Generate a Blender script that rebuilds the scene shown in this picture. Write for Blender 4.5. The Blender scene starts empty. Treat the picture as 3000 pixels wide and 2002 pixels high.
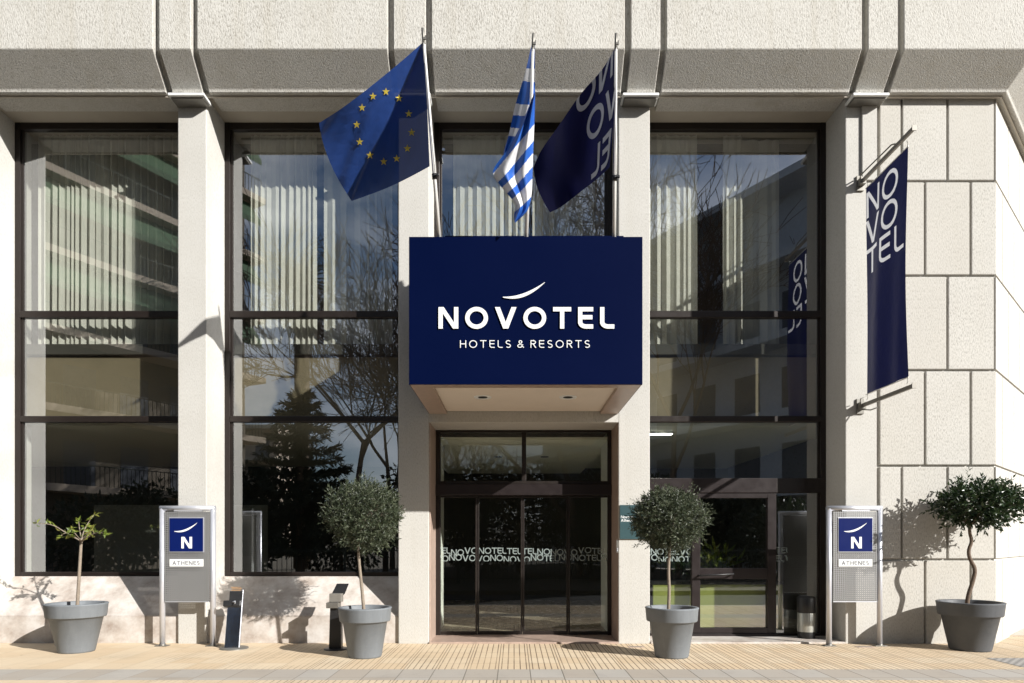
import bpy, bmesh, math, random
from mathutils import Vector, Matrix
R = math.radians
random.seed(7)
SC = bpy.context.scene
COL = SC.collection
CAMY, EYE, F, VX, VY = -10.0, 1.51, 2000.0, 1506.0, 1584.0
KD = 3000.0/2350.0

def P(px, py, Y):
    s = (Y-CAMY)/F
    return Vector(((px-VX)*s, Y, EYE-(py-VY)*s))
def XA(px, Y): return (px-VX)*(Y-CAMY)/F
def ZA(py, Y): return EYE-(py-VY)*(Y-CAMY)/F

# ------------------------------------------------------------------ mesh collector
class MB:
    def __init__(s): s.bm = bmesh.new()
    def box(s, x0, x1, y0, y1, z0, z1, bev=0.0, M=None):
        b = bmesh.new()
        vs = [b.verts.new(c) for c in ((x0,y0,z0),(x1,y0,z0),(x1,y1,z0),(x0,y1,z0),(x0,y0,z1),(x1,y0,z1),(x1,y1,z1),(x0,y1,z1))]
        for f in ((0,3,2,1),(4,5,6,7),(0,1,5,4),(1,2,6,5),(2,3,7,6),(3,0,4,7)): b.faces.new([vs[i] for i in f])
        if bev > 0: bmesh.ops.bevel(b, geom=b.edges[:], offset=bev, segments=2, affect='EDGES', profile=0.5)
        s.merge(b, M); return s
    def merge(s, b, M=None):
        if M is not None: b.transform(M)
        m = bpy.data.meshes.new('tmp'); b.to_mesh(m); b.free(); s.bm.from_mesh(m); bpy.data.meshes.remove(m)
    def poly(s, pts):
        return s.bm.faces.new([s.bm.verts.new(p) for p in pts])
    def prism(s, pts, axis, a, b):           # closed 2D polygon extruded along an axis
        def mk(p, t):
            return {'x': (t,p[0],p[1]), 'y': (p[0],t,p[1]), 'z': (p[0],p[1],t)}[axis]
        A = [s.bm.verts.new(mk(p,a)) for p in pts]; B = [s.bm.verts.new(mk(p,b)) for p in pts]
        n = len(pts); fs = [s.bm.faces.new(A), s.bm.faces.new(B[::-1])]
        for i in range(n): fs.append(s.bm.faces.new((A[i],B[i],B[(i+1)%n],A[(i+1)%n])))
        bmesh.ops.recalc_face_normals(s.bm, faces=fs); return s
    def tube(s, pts, rad, n=10, cap=True):
        pts = [Vector(p) for p in pts]; rings = []
        for i, p in enumerate(pts):
            r = rad[i] if isinstance(rad, (list, tuple)) else rad
            t = (pts[min(i+1,len(pts)-1)]-pts[max(i-1,0)]).normalized()
            u = t.cross(Vector((0.31,0.87,0.21))).normalized() if abs(t.z) > .5 else t.cross(Vector((0,0,1))).normalized()
            v = t.cross(u)
            rings.append([s.bm.verts.new(p+(u*math.cos(2*math.pi*k/n)+v*math.sin(2*math.pi*k/n))*r) for k in range(n)])
        for a, b in zip(rings, rings[1:]):
            for k in range(n):
                f = s.bm.faces.new((a[k],a[(k+1)%n],b[(k+1)%n],b[k])); f.smooth = True
        if cap: s.bm.faces.new(rings[0][::-1]); s.bm.faces.new(rings[-1])
        return s
    def lathe(s, prof, c, n=48):
        rings = []
        for r, z in prof:
            rings.append([s.bm.verts.new((c[0]+r*math.cos(2*math.pi*k/n), c[1]+r*math.sin(2*math.pi*k/n), c[2]+z)) for k in range(n)])
        for a, b in zip(rings, rings[1:]):
            for k in range(n):
                f = s.bm.faces.new((a[k],a[(k+1)%n],b[(k+1)%n],b[k])); f.smooth = True
        return s
    def build(s, name, mat, parent=None, smooth=None):
        me = bpy.data.meshes.new(name); s.bm.to_mesh(me); s.bm.free()
        mats = mat if isinstance(mat, (list, tuple)) else [mat]
        for m in mats: me.materials.append(m)
        o = bpy.data.objects.new(name, me); COL.objects.link(o)
        if parent is not None: o.parent = parent
        return o

def tag(o, label=None, cat=None, group=None, kind=None):
    if label: o['label'] = label
    if cat: o['category'] = cat
    if group: o['group'] = group
    if kind: o['kind'] = kind
    return o
def thing(name, label, cat, loc=(0,0,0), group=None):
    o = bpy.data.objects.new(name, None); COL.objects.link(o); o.location = loc
    o.empty_display_size = .1
    return tag(o, label, cat, group)
def dup(root, M):                              # copies a thing with its parts and their sub-parts
    kids = {}
    for o in bpy.data.objects:
        if o.parent: kids.setdefault(o.parent, []).append(o)
    def cp(o, par):
        c = o.copy(); COL.objects.link(c)
        if par: c.parent = par
        for k in kids.get(o, []): cp(k, c)
        return c
    c = cp(root, None); c.matrix_world = M; return c

# ------------------------------------------------------------------ materials
def newmat(name):
    m = bpy.data.materials.new(name); m.use_nodes = True
    nt = m.node_tree; nt.nodes.clear()
    out = nt.nodes.new('ShaderNodeOutputMaterial')
    return m, nt, out
def N(nt, typ, **kw):
    n = nt.nodes.new(typ)
    for k, v in kw.items():
        if k == 'ins':
            for a, b in v.items():
                if hasattr(b, 'links') or isinstance(b, bpy.types.NodeSocket): nt.links.new(b, n.inputs[a])
                else: n.inputs[a].default_value = b
        else: setattr(n, k, v)
    return n
def math_n(nt, op, a, b=0.0, c=None):
    n = nt.nodes.new('ShaderNodeMath'); n.operation = op
    for i, v in enumerate((a, b, c)):
        if v is None: continue
        if isinstance(v, bpy.types.NodeSocket): nt.links.new(v, n.inputs[i])
        else: n.inputs[i].default_value = v
    return n.outputs[0]
def ramp(nt, fac, stops):
    n = nt.nodes.new('ShaderNodeValToRGB'); nt.links.new(fac, n.inputs[0])
    e = n.color_ramp.elements
    while len(e) < len(stops): e.new(0.5)
    for el, (p, c) in zip(e, stops): el.position = p; el.color = (c[0],c[1],c[2],1)
    return n.outputs[0]
def mixc(nt, fac, a, b, typ='MIX'):
    n = nt.nodes.new('ShaderNodeMix'); n.data_type = 'RGBA'; n.blend_type = typ
    for i, v in ((0,fac),(6,a),(7,b)):
        if isinstance(v, bpy.types.NodeSocket): nt.links.new(v, n.inputs[i])
        else: n.inputs[i].default_value = v if i == 0 else (v[0],v[1],v[2],1)
    return n.outputs[2]
def coords(nt, scale=(1,1,1), kind='Object'):
    tc = nt.nodes.new('ShaderNodeTexCoord'); mp = nt.nodes.new('ShaderNodeMapping')
    mp.inputs['Scale'].default_value = scale
    nt.links.new(tc.outputs[kind], mp.inputs[0]); return mp.outputs[0]
def noise(nt, vec, scale, detail=4, rough=.55):
    n = nt.nodes.new('ShaderNodeTexNoise'); nt.links.new(vec, n.inputs['Vector'])
    n.inputs['Scale'].default_value = scale; n.inputs['Detail'].default_value = detail; n.inputs['Roughness'].default_value = rough
    return n.outputs[0]
def bump(nt, h, strength, dist):
    n = nt.nodes.new('ShaderNodeBump'); nt.links.new(h, n.inputs['Height'])
    n.inputs['Strength'].default_value = strength; n.inputs['Distance'].default_value = dist
    return n.outputs[0]
def princ(nt, out, color, rough=.6, metal=0, normal=None, **ex):
    b = nt.nodes.new('ShaderNodeBsdfPrincipled')
    for k, v in (('Base Color',color),('Roughness',rough),('Metallic',metal)):
        if isinstance(v, bpy.types.NodeSocket): nt.links.new(v, b.inputs[k])
        else: b.inputs[k].default_value = (v[0],v[1],v[2],1) if k == 'Base Color' else v
    if normal is not None: nt.links.new(normal, b.inputs['Normal'])
    for k, v in ex.items(): b.inputs[k.replace('_',' ')].default_value = v
    nt.links.new(b.outputs[0], out.inputs[0]); return b
def simple(name, col, rough=.6, metal=0, var=.12, vscale=6, bmp=0, bscale=120, **ex):
    m, nt, out = newmat(name); v = coords(nt)
    n = noise(nt, v, vscale)
    c = mixc(nt, n, [x*(1-var) for x in col], [min(1,x*(1+var)) for x in col])
    nrm = bump(nt, noise(nt, v, bscale), bmp, .01) if bmp else None
    r = math_n(nt, 'MULTIPLY_ADD', n, .2, rough-.1)
    princ(nt, out, c, r, metal, nrm, **ex); return m

def stucco(name, base, speck, sz=1.0, amount=.5, bstr=.7, streak=.4, island=0):
    m, nt, out = newmat(name)
    v = coords(nt); vv = coords(nt, (1,1,.33))
    fine = noise(nt, vv, 55*sz, 3, .7)
    mid = noise(nt, vv, 22*sz, 3, .6)
    big = ramp(nt, noise(nt, v, 1.5, 5, .6), [(.36,(0,0,0)),(.66,(1,1,1))])
    st = noise(nt, coords(nt, (5,5,.22)), 1.0, 3)
    patch = ramp(nt, noise(nt, v, .55, 3), [(.35,(.15,.15,.15)),(.62,(1,1,1))])
    c = ramp(nt, fine, [(.33, speck), (.43, [a*.55+b*.45 for a,b in zip(base,speck)]), (.53, base)])
    c = mixc(nt, math_n(nt,'MULTIPLY_ADD',patch,-.5,.55), c, base)
    c = mixc(nt, math_n(nt,'MULTIPLY',big,.26), c, [base[0]*.78,base[1]*.765,base[2]*.74])
    if island:
        g = N(nt,'ShaderNodeNewGeometry'); c = mixc(nt, math_n(nt,'MULTIPLY',g.outputs['Random Per Island'],island), c, [base[0]*.80,base[1]*.77,base[2]*.72])
    stm = ramp(nt, st, [(.5,(0,0,0)),(.75,(1,1,1))])
    c = mixc(nt, math_n(nt,'MULTIPLY',stm,streak), c, [base[0]*.72,base[1]*.68,base[2]*.6])
    h = math_n(nt,'ADD', fine, math_n(nt,'MULTIPLY',mid,.22))
    princ(nt, out, c, .92, 0, bump(nt, h, bstr, .022)); return m

M = {}
M['stucco'] = stucco('cream_stucco', (.525,.51,.472), (.21,.19,.16), 1.3, .4, .50, .40)
M['stucco_pier'] = stucco('pier_stucco', (.495,.483,.452), (.35,.335,.305), 1.6, .3, .20, .14)
M['stucco_block'] = stucco('block_stucco', (.515,.50,.465), (.22,.21,.185), 1.35, .45, .20, .14, .40)
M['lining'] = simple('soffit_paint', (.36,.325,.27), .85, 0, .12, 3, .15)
M['trim'] = simple('beige_trim', (.42,.38,.32), .7, 0, .1)
M['pinkpanel'] = simple('soffit_panel_paint', (.66,.58,.50), .75, 0, .05)
def marble():
    m, nt, out = newmat('pale_marble'); v = coords(nt)
    a = noise(nt, v, 3.2, 7, .68); b = noise(nt, v, 14, 5, .6)
    c = ramp(nt, a, [(.30,(.28,.23,.195)),(.47,(.43,.385,.345)),(.60,(.52,.485,.45)),(.75,(.57,.55,.52))])
    c = mixc(nt, math_n(nt,'MULTIPLY',ramp(nt,b,[(.52,(0,0,0)),(.64,(1,1,1))]),.35), c, (.42,.35,.30))
    z = N(nt,'ShaderNodeSeparateXYZ'); nt.links.new(v, z.inputs[0])
    princ(nt, out, c, .5, 0, bump(nt, b, .1, .01)); return m
M['marble'] = marble()
M['marble_brown'] = simple('brown_marble', (.36,.27,.22), .4, 0, .35, 14)
M['frame'] = simple('bronze_frame', (.017,.012,.010), .40, .2, .2, 8)
M['frame_plum'] = simple('plum_bronze', (.021,.015,.015), .38, .3, .15, 8)
def glass(name, tint, refl, dark=1.0):
    m, nt, out = newmat(name)
    tr = N(nt,'ShaderNodeBsdfTransparent'); tr.inputs[0].default_value = (*tint,1)
    gl = N(nt,'ShaderNodeBsdfGlossy'); gl.inputs['Roughness'].default_value = 0.0; gl.inputs['Color'].default_value = (.95,.97,1,1)
    v = coords(nt)
    nt.links.new(bump(nt, noise(nt, v, .6, 1), .007, .2), gl.inputs['Normal'])
    lw = N(nt,'ShaderNodeLayerWeight'); lw.inputs[0].default_value = .5
    fz = math_n(nt,'POWER', lw.outputs['Facing'], 3.0)
    fac = math_n(nt,'MULTIPLY_ADD', fz, 1-refl, refl)
    mx = N(nt,'ShaderNodeMixShader'); nt.links.new(fac, mx.inputs[0]); nt.links.new(tr.outputs[0], mx.inputs[1]); nt.links.new(gl.outputs[0], mx.inputs[2])
    nt.links.new(mx.outputs[0], out.inputs[0]); return m
M['glass'] = glass('window_glass', (.82,.845,.81), .33)
M['glass_door'] = glass('door_glass', (.90,.93,.86), .09)
def cloth(name, col, trans=.35, alpha=0.0, rough=.7, wv=True):
    m, nt, out = newmat(name); v = coords(nt)
    n = noise(nt, v, 5)
    c = mixc(nt, n, [x*.88 for x in col], [min(1,x*1.12) for x in col])
    b = N(nt,'ShaderNodeBsdfPrincipled'); nt.links.new(c, b.inputs['Base Color']); b.inputs['Roughness'].default_value = rough
    b.inputs['Specular IOR Level'].default_value = .25
    nt.links.new(bump(nt, noise(nt, v, 9, 3), .12, .05), b.inputs['Normal'])
    t = N(nt,'ShaderNodeBsdfTranslucent'); nt.links.new(c, t.inputs[0])
    mx = N(nt,'ShaderNodeMixShader'); mx.inputs[0].default_value = trans
    nt.links.new(b.outputs[0], mx.inputs[1]); nt.links.new(t.outputs[0], mx.inputs[2])
    last = mx.outputs[0]
    if alpha > 0:
        tr = N(nt,'ShaderNodeBsdfTransparent'); m2 = N(nt,'ShaderNodeMixShader'); m2.inputs[0].default_value = alpha
        nt.links.new(last, m2.inputs[1]); nt.links.new(tr.outputs[0], m2.inputs[2]); last = m2.outputs[0]
    nt.links.new(last, out.inputs[0]); return m
M['curtain'] = cloth('curtain_voile', (.78,.76,.70), .20, .0, .9)
M['eu_blue'] = cloth('royal_blue_cloth', (.024,.064,.25), .06, .02, .42)
M['eu_gold'] = cloth('gold_cloth', (.92,.72,.11), .30, 0, .6)
M['gr_blue'] = cloth('mid_blue_cloth', (.022,.11,.46), .22, .0, .5)
M['white_cloth'] = cloth('white_cloth', (.70,.70,.72), .25, .0, .6)
M['navy_cloth'] = cloth('navy_cloth', (.009,.010,.065), .12, .0, .75)
M['banner_navy'] = cloth('banner_vinyl', (.006,.009,.062), .12, .0, .5)
M['banner_white'] = cloth('banner_ink', (.66,.67,.71), .25, 0, .6)
M['sign_blue'] = simple('sign_navy', (.0008,.0035,.026), .5, 0, .10, 1.2, Specular_IOR_Level=.03)
M['logo_blue'] = simple('plate_navy', (.003,.010,.085), .4, 0, .05, Specular_IOR_Level=.15)
M['white'] = simple('white_enamel', (.78,.79,.78), .4, 0, .03)
M['letter_grey'] = simple('grey_ink', (.12,.125,.145), .6, 0, .05)
M['alu'] = simple('brushed_aluminium', (.58,.59,.63), .38, .55, .06, 20)
M['steel_dark'] = simple('dull_steel', (.20,.19,.17), .45, .6, .2, 14)
M['arm_steel'] = simple('galvanised_arm', (.24,.225,.20), .5, .4, .15, 14)
M['black'] = simple('black_plastic', (.012,.012,.013), .45, 0, .2)
M['mirror'] = simple('polished_steel', (.93,.96,1.0), .10, 1.0, .05)
M['orange'] = simple('orange_print', (.62,.30,.07), .6)
M['teal'] = simple('teal_plaque', (.035,.072,.080), .35, 0, .06)
M['pole'] = simple('white_pole', (.72,.71,.68), .35, .1, .05)
def pot_mat(name, col):
    m, nt, out = newmat(name); v = coords(nt)
    a = ramp(nt, noise(nt, v, 3.2, 6, .65), [(.38,(0,0,0)),(.66,(1,1,1))])
    st = ramp(nt, noise(nt, coords(nt,(9,9,.8)), 1.0, 3), [(.52,(0,0,0)),(.70,(1,1,1))])
    sc = ramp(nt, noise(nt, v, 28, 4, .7), [(.62,(0,0,0)),(.70,(1,1,1))])
    c = mixc(nt, math_n(nt,'MULTIPLY',a,.5), col, [x*.80 for x in col])
    c = mixc(nt, math_n(nt,'MULTIPLY',st,.28), c, [min(1,x*1.45) for x in col])
    c = mixc(nt, math_n(nt,'MULTIPLY',sc,.35), c, [col[0]*1.5,col[1]*1.42,col[2]*1.3])
    princ(nt, out, c, math_n(nt,'MULTIPLY_ADD',a,.2,.55), 0, bump(nt, noise(nt, v, 60), .08, .01)); return m
M['pot'] = pot_mat('grey_pot', (.155,.170,.185)); M['pot_dark'] = pot_mat('charcoal_pot', (.080,.085,.093))
M['soil'] = simple('soil', (.20,.115,.06), .95, 0, .55, 38, 1.0, 60)
M['bark'] = simple('grey_bark', (.22,.18,.14), .9, 0, .3, 30, .6, 60)
M['bark_brown'] = simple('brown_bark', (.12,.085,.06), .9, 0, .3, 30, .6, 60)
def leaf(name, cols, rough=.45, trans=.25):
    m, nt, out = newmat(name)
    g = N(nt,'ShaderNodeNewGeometry')
    c = ramp(nt, g.outputs['Random Per Island'], [(i/(len(cols)-1), k) for i, k in enumerate(cols)])
    b = N(nt,'ShaderNodeBsdfPrincipled'); nt.links.new(c, b.inputs['Base Color']); b.inputs['Roughness'].default_value = rough
    t = N(nt,'ShaderNodeBsdfTranslucent'); nt.links.new(c, t.inputs[0])
    mx = N(nt,'ShaderNodeMixShader'); mx.inputs[0].default_value = trans
    nt.links.new(b.outputs[0], mx.inputs[1]); nt.links.new(t.outputs[0], mx.inputs[2]); nt.links.new(mx.outputs[0], out.inputs[0]); return m
M['leaf_olive'] = leaf('olive_leaves', [(.022,.034,.017),(.045,.060,.030),(.072,.088,.050),(.14,.155,.10)], .42)
M['leaf_ficus'] = leaf('glossy_leaves', [(.010,.024,.008),(.022,.042,.013),(.035,.058,.018)], .32)
M['leaf_lemon'] = leaf('lemon_leaves', [(.07,.11,.015),(.14,.19,.03),(.24,.28,.05),(.14,.12,.03)], .4, .4)
M['leaf_dark'] = leaf('dark_needles', [(.010,.018,.010),(.018,.030,.014),(.03,.042,.02)], .6)
M['leaf_palm'] = leaf('palm_leaves', [(.05,.055,.025),(.09,.085,.045),(.12,.10,.06)], .6)
M['olivepanel'] = simple('olive_green_panel', (.34,.385,.095), .5, 0, .06)
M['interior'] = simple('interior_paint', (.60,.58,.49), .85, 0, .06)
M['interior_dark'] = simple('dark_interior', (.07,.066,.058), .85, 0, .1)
M['panel_beige'] = simple('timber_spandrel', (.27,.22,.145), .6, 0, .2, 3)
M['int_ceiling'] = simple('lobby_ceiling', (.75,.77,.68), .85, 0, .03)
M['int_floor'] = simple('lobby_floor', (.40,.34,.27), .25, 0, .15)
M['blind'] = simple('fabric_screen', (.26,.26,.23), .9, 0, .06)
M['metalbin'] = simple('bin_steel', (.42,.42,.38), .35, .6, .06)
M['terracotta'] = simple('building_plaster', (.16,.135,.105), .9, 0, .15)
M['bldg_grey'] = simple('building_render', (.40,.44,.50), .9, 0, .15)
M['bldg_dark'] = simple('shaded_loggia', (.10,.085,.07), .9, 0, .15)
M['awning'] = simple('green_awning', (.045,.10,.045), .8, 0, .15)
M['far_window'] = simple('far_window', (.09,.10,.12), .3, 0, .2)
M['slab'] = simple('balcony_slab', (.46,.38,.30), .9, 0, .12)
M['asphalt'] = simple('asphalt', (.042,.042,.043), .95, 0, .25, 30, .5, 300)
M['kerb'] = simple('kerb_stone', (.38,.37,.34), .85, 0, .15, 8, .3)
M['earth'] = simple('ground_soil', (.10,.085,.06), .95, 0, .25, 3, .4)
M['iron'] = simple('green_iron', (.02,.03,.025), .5, .3)
def emit(name, col, st):
    m, nt, out = newmat(name); e = N(nt,'ShaderNodeEmission'); e.inputs[0].default_value = (*col,1); e.inputs[1].default_value = st
    nt.links.new(e.outputs[0], out.inputs[0]); return m
M['lamp'] = emit('lit_diffuser', (1,.97,.85), 22.0)
def perforated():
    m, nt, out = newmat('perforated_sheet'); v = coords(nt)
    s = N(nt,'ShaderNodeSeparateXYZ'); nt.links.new(v, s.inputs[0])
    xx = math_n(nt,'ADD', s.outputs[0], s.outputs[1])
    p = .060
    a = math_n(nt,'SINE', math_n(nt,'MULTIPLY', math_n(nt,'ADD',xx,s.outputs[2]), 2*math.pi/p/1.0))
    b = math_n(nt,'SINE', math_n(nt,'MULTIPLY', math_n(nt,'SUBTRACT',xx,s.outputs[2]), 2*math.pi/p/1.0))
    h = math_n(nt,'MULTIPLY', a, b)
    k = ramp(nt, math_n(nt,'MULTIPLY_ADD',h,.5,.5), [(.60,(0,0,0)),(.72,(1,1,1))])
    pr = N(nt,'ShaderNodeBsdfPrincipled'); pr.inputs['Base Color'].default_value = (.25,.25,.25,1); pr.inputs['Metallic'].default_value = .35; pr.inputs['Roughness'].default_value = .45
    tr = N(nt,'ShaderNodeBsdfTransparent')
    mx = N(nt,'ShaderNodeMixShader'); nt.links.new(k, mx.inputs[0]); nt.links.new(pr.outputs[0], mx.inputs[1]); nt.links.new(tr.outputs[0], mx.inputs[2])
    nt.links.new(mx.outputs[0], out.inputs[0]); return m
M['perf'] = perforated()
def paving(name, base, dirt, tile, ribs, xoff=0.0):
    m, nt, out = newmat(name); v = coords(nt)
    s = N(nt,'ShaderNodeSeparateXYZ'); nt.links.new(v, s.inputs[0]); X, Y = s.outputs[0], s.outputs[1]
    tx = math_n(nt,'DIVIDE', math_n(nt,'ADD',X,xoff), tile[0]); ty = math_n(nt,'DIVIDE', Y, tile[1])
    def joint(t, w):
        f = math_n(nt,'FRACT', t); d = math_n(nt,'ABSOLUTE', math_n(nt,'SUBTRACT', f, .5))
        return math_n(nt,'GREATER_THAN', d, .5-w)
    J = math_n(nt,'MAXIMUM', joint(tx, .5*.009/tile[0]*1.3), joint(ty, .5*.007/tile[1]))
    cell = N(nt,'ShaderNodeCombineXYZ'); nt.links.new(math_n(nt,'FLOOR',tx), cell.inputs[0]); nt.links.new(math_n(nt,'FLOOR',ty), cell.inputs[1])
    wn = N(nt,'ShaderNodeTexWhiteNoise', noise_dimensions='2D'); nt.links.new(cell.outputs[0], wn.inputs[0]); rnd = wn.outputs[0]
    wearJ = ramp(nt, math_n(nt,'MULTIPLY_ADD', X, .06, .42), [(.10,(.18,.18,.18)),(.45,(.9,.9,.9))])
    J = math_n(nt,'MULTIPLY', J, wearJ)
    big = noise(nt, v, 1.1, 5, .6); fine = noise(nt, v, 45, 3)
    c = mixc(nt, big, [x*1.10 for x in base], [x*.84 for x in base])
    c = mixc(nt, math_n(nt,'MULTIPLY',rnd,.55), c, [base[0]*.84,base[1]*.74,base[2]*.62])
    c = mixc(nt, math_n(nt,'MULTIPLY',fine,.25), c, [x*.7 for x in base])
    st = ramp(nt, noise(nt, v, 2.3, 6, .7), [(.52,(0,0,0)),(.68,(1,1,1))])
    c = mixc(nt, math_n(nt,'MULTIPLY',st,.20), c, [x*.45 for x in base])
    sp = ramp(nt, noise(nt, v, 7.5, 2), [(.70,(0,0,0)),(.74,(1,1,1))])
    c = mixc(nt, math_n(nt,'MULTIPLY',sp,.28), c, dirt)
    H = math_n(nt,'MULTIPLY', J, -1.0)
    if ribs:
        fr = math_n(nt,'FRACT', math_n(nt,'DIVIDE', math_n(nt,'ADD',X,xoff), ribs))
        g = math_n(nt,'LESS_THAN', math_n(nt,'ABSOLUTE', math_n(nt,'SUBTRACT', fr, .5)), .085)
        # worn smooth towards the left of the frontage
        wear = ramp(nt, math_n(nt,'ADD', math_n(nt,'MULTIPLY_ADD', X, .06, .40), math_n(nt,'MULTIPLY',math_n(nt,'SUBTRACT',big,.5),.9)), [(.14,(.06,.06,.06)),(.42,(1,1,1))])
        g = math_n(nt,'MULTIPLY', g, wear)
        c = mixc(nt, math_n(nt,'MULTIPLY',g,.92), c, dirt)
        H = math_n(nt,'SUBTRACT', H, math_n(nt,'MULTIPLY',g,.7))
    c = mixc(nt, math_n(nt,'MULTIPLY',J,.92), c, dirt)
    H = math_n(nt,'ADD', H, math_n(nt,'MULTIPLY',fine,.15))
    princ(nt, out, c, .85, 0, bump(nt, H, .5, .012)); return m
M['pave_tan'] = paving('tan_ribbed_tiles', (.655,.535,.38), (.13,.085,.055), (.37,.40), .074, .185)
M['pave_grey'] = paving('grey_tiles', (.42,.39,.35), (.10,.09,.07), (.37,.62), None, .185)
def tactile():
    m, nt, out = newmat('tactile_tiles'); v = coords(nt)
    ck = N(nt,'ShaderNodeTexChecker'); nt.links.new(v, ck.inputs[0]); ck.inputs['Scale'].default_value = 18
    ck.inputs[1].default_value = (.42,.40,.37,1); ck.inputs[2].default_value = (.16,.155,.15,1)
    c = mixc(nt, math_n(nt,'MULTIPLY',noise(nt,v,8),.5), ck.outputs[0], (.33,.30,.26))
    princ(nt, out, c, .85); return m
M['tactile'] = tactile()

# ------------------------------------------------------------------ lettering (stroke glyphs as strips of left/right pairs)
def densify(a, n):
    o = []
    for i in range(len(a)-1):
        for k in range(n): 
            t = k/n; o.append(((a[i][0][0]*(1-t)+a[i+1][0][0]*t, a[i][0][1]*(1-t)+a[i+1][0][1]*t),(a[i][1][0]*(1-t)+a[i+1][1][0]*t, a[i][1][1]*(1-t)+a[i+1][1][1]*t)))
    o.append(a[-1]); return o
def ribbon(pts, h, closed=False):
    n = len(pts); o = []
    for i in range(n):
        p = Vector(pts[i])
        a = Vector(pts[i-1]) if (i > 0 or closed) else None
        b = Vector(pts[(i+1)%n]) if (i < n-1 or closed) else None
        d1 = (p-a).normalized() if a is not None else None
        d2 = (b-p).normalized() if b is not None else None
        if d1 is None: d1 = d2
        if d2 is None: d2 = d1
        n1 = Vector((-d1.y,d1.x)); n2 = Vector((-d2.y,d2.x)); m = (n1+n2).normalized()
        k = h/max(.45, m.dot(n1)); o.append(((p+m*k)[:], (p-m*k)[:]))
    if closed: o.append(o[0])
    return o
def arc(cx, cy, rx, ry, a0, a1, n=14):
    return [(cx+rx*math.cos(R(a0+(a1-a0)*i/n)), cy+ry*math.sin(R(a0+(a1-a0)*i/n))) for i in range(n+1)]
def glyph(ch, h):
    S = []; st = lambda pts: S.append(densify(ribbon(pts,h), 3))
    ring = lambda cx,cy,rx,ry: S.append(ribbon(arc(cx,cy,rx,ry,0,360,36)[:-1], h, True))
    para = lambda a,b,c,d: S.append(densify([(a,b),(c,d)],5))
    k = 2.35*h
    if ch == 'N':
        w = .92; st([(h,0),(h,1)]); st([(w-h,0),(w-h,1)]); para((0.01,1),(k*1.05,1),(w-k*1.05,0),(w-.01,0))
    elif ch == 'O': w = 1.06; ring(w/2,.5,w/2-h,.51-h)
    elif ch == 'V':
        w = 1.0; para((0,1),(k,1),(w/2-k/2,0),(w/2+k/2,0)); para((w-k,1),(w,1),(w/2-k/2,0),(w/2+k/2,0))
    elif ch == 'A':
        w = .96; para((w/2-k/2,1),(w/2+k/2,1),(0,0),(k,0)); para((w/2-k/2,1),(w/2+k/2,1),(w-k,0),(w,0)); st([(.22*w,.30),(.78*w,.30)])
    elif ch == 'T': w = .84; st([(0,1-h),(w,1-h)]); st([(w/2,0),(w/2,1-h)])
    elif ch == 'E':
        w = .70; st([(w,1-h),(h,1-h),(h,.40)]+arc(h+.28,.28+h*.2,.28,.28-h*.8,180,270,8)+[(w,h)]); st([(h,.53),(w*.95,.53)])
    elif ch == 'L': w = .66; st([(h,1),(h,.40)]+arc(h+.28,.28+h*.2,.28,.28-h*.8,180,270,8)+[(w,h)])
    elif ch == 'H': w = .82; st([(h,0),(h,1)]); st([(w-h,0),(w-h,1)]); st([(h,.52),(w-h,.52)])
    elif ch == 'R':
        w = .72; st([(h,0),(h,1)]); st([(h,1-h),(w*.5,1-h)]+arc(w*.5,.735,w*.5-h,.265-h,90,-90,10)+[(h,.47+h)]); para((w*.42,.5),(w*.42+k,.5),(w-k*.9,0),(w+.05,0))
    elif ch == 'S':
        w = .68; st(arc(w/2,.74,w/2-h,.27-h,35,255,14)[:-1]+[(w*.5,.5)]+arc(w/2,.265,w/2-h,.275-h,75,-145,14))
    elif ch == '&':
        w = .82; st([(w,0.02),(w*.30,.66)]+arc(w*.46,.79,w*.24,.21-h,200,-20,12)+[(w*.55,.60),(w*.22,.42)]+arc(w*.36,.25,w*.34,.25-h,140,320,12)+[(w*.86,.45)])
    elif ch == 'o': w = .66; ring(w/2,.34,w/2-h,.35-h)
    elif ch == 'v': w = .6; para((0,.68),(k,.68),(w/2-k/2,0),(w/2+k/2,0)); para((w-k,.68),(w,.68),(w/2-k/2,0),(w/2+k/2,0))
    elif ch == 't': w = .42; st([(w*.4,.95),(w*.4,.15),(w*.6,h),(w,h)]); st([(0,.66),(w,.66)])
    elif ch == 'e': w = .64; st([(h,.34),(w-h,.36)]+arc(w/2,.34,w/2-h,.35-h,5,320,18))
    elif ch == 'l': w = .16; st([(h,0),(h,1)])
    elif ch == 'h': w = .6; st([(h,0),(h,1)]); st([(h,.4)]+arc(w/2,.42,w/2-h,.27-h,180,0,8)+[(w-h,0)])
    elif ch == 'n': w = .6; st([(h,0),(h,.68)]); st([(h,.4)]+arc(w/2,.42,w/2-h,.27-h,180,0,8)+[(w-h,0)])
    elif ch == 's': w = .5; st(arc(w/2,.51,w/2-h,.18-h*.6,35,255,8)[:-1]+[(w*.5,.345)]+arc(w/2,.18,w/2-h,.18-h*.6,75,-145,8))
    else: w = .4
    return S, w
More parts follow.
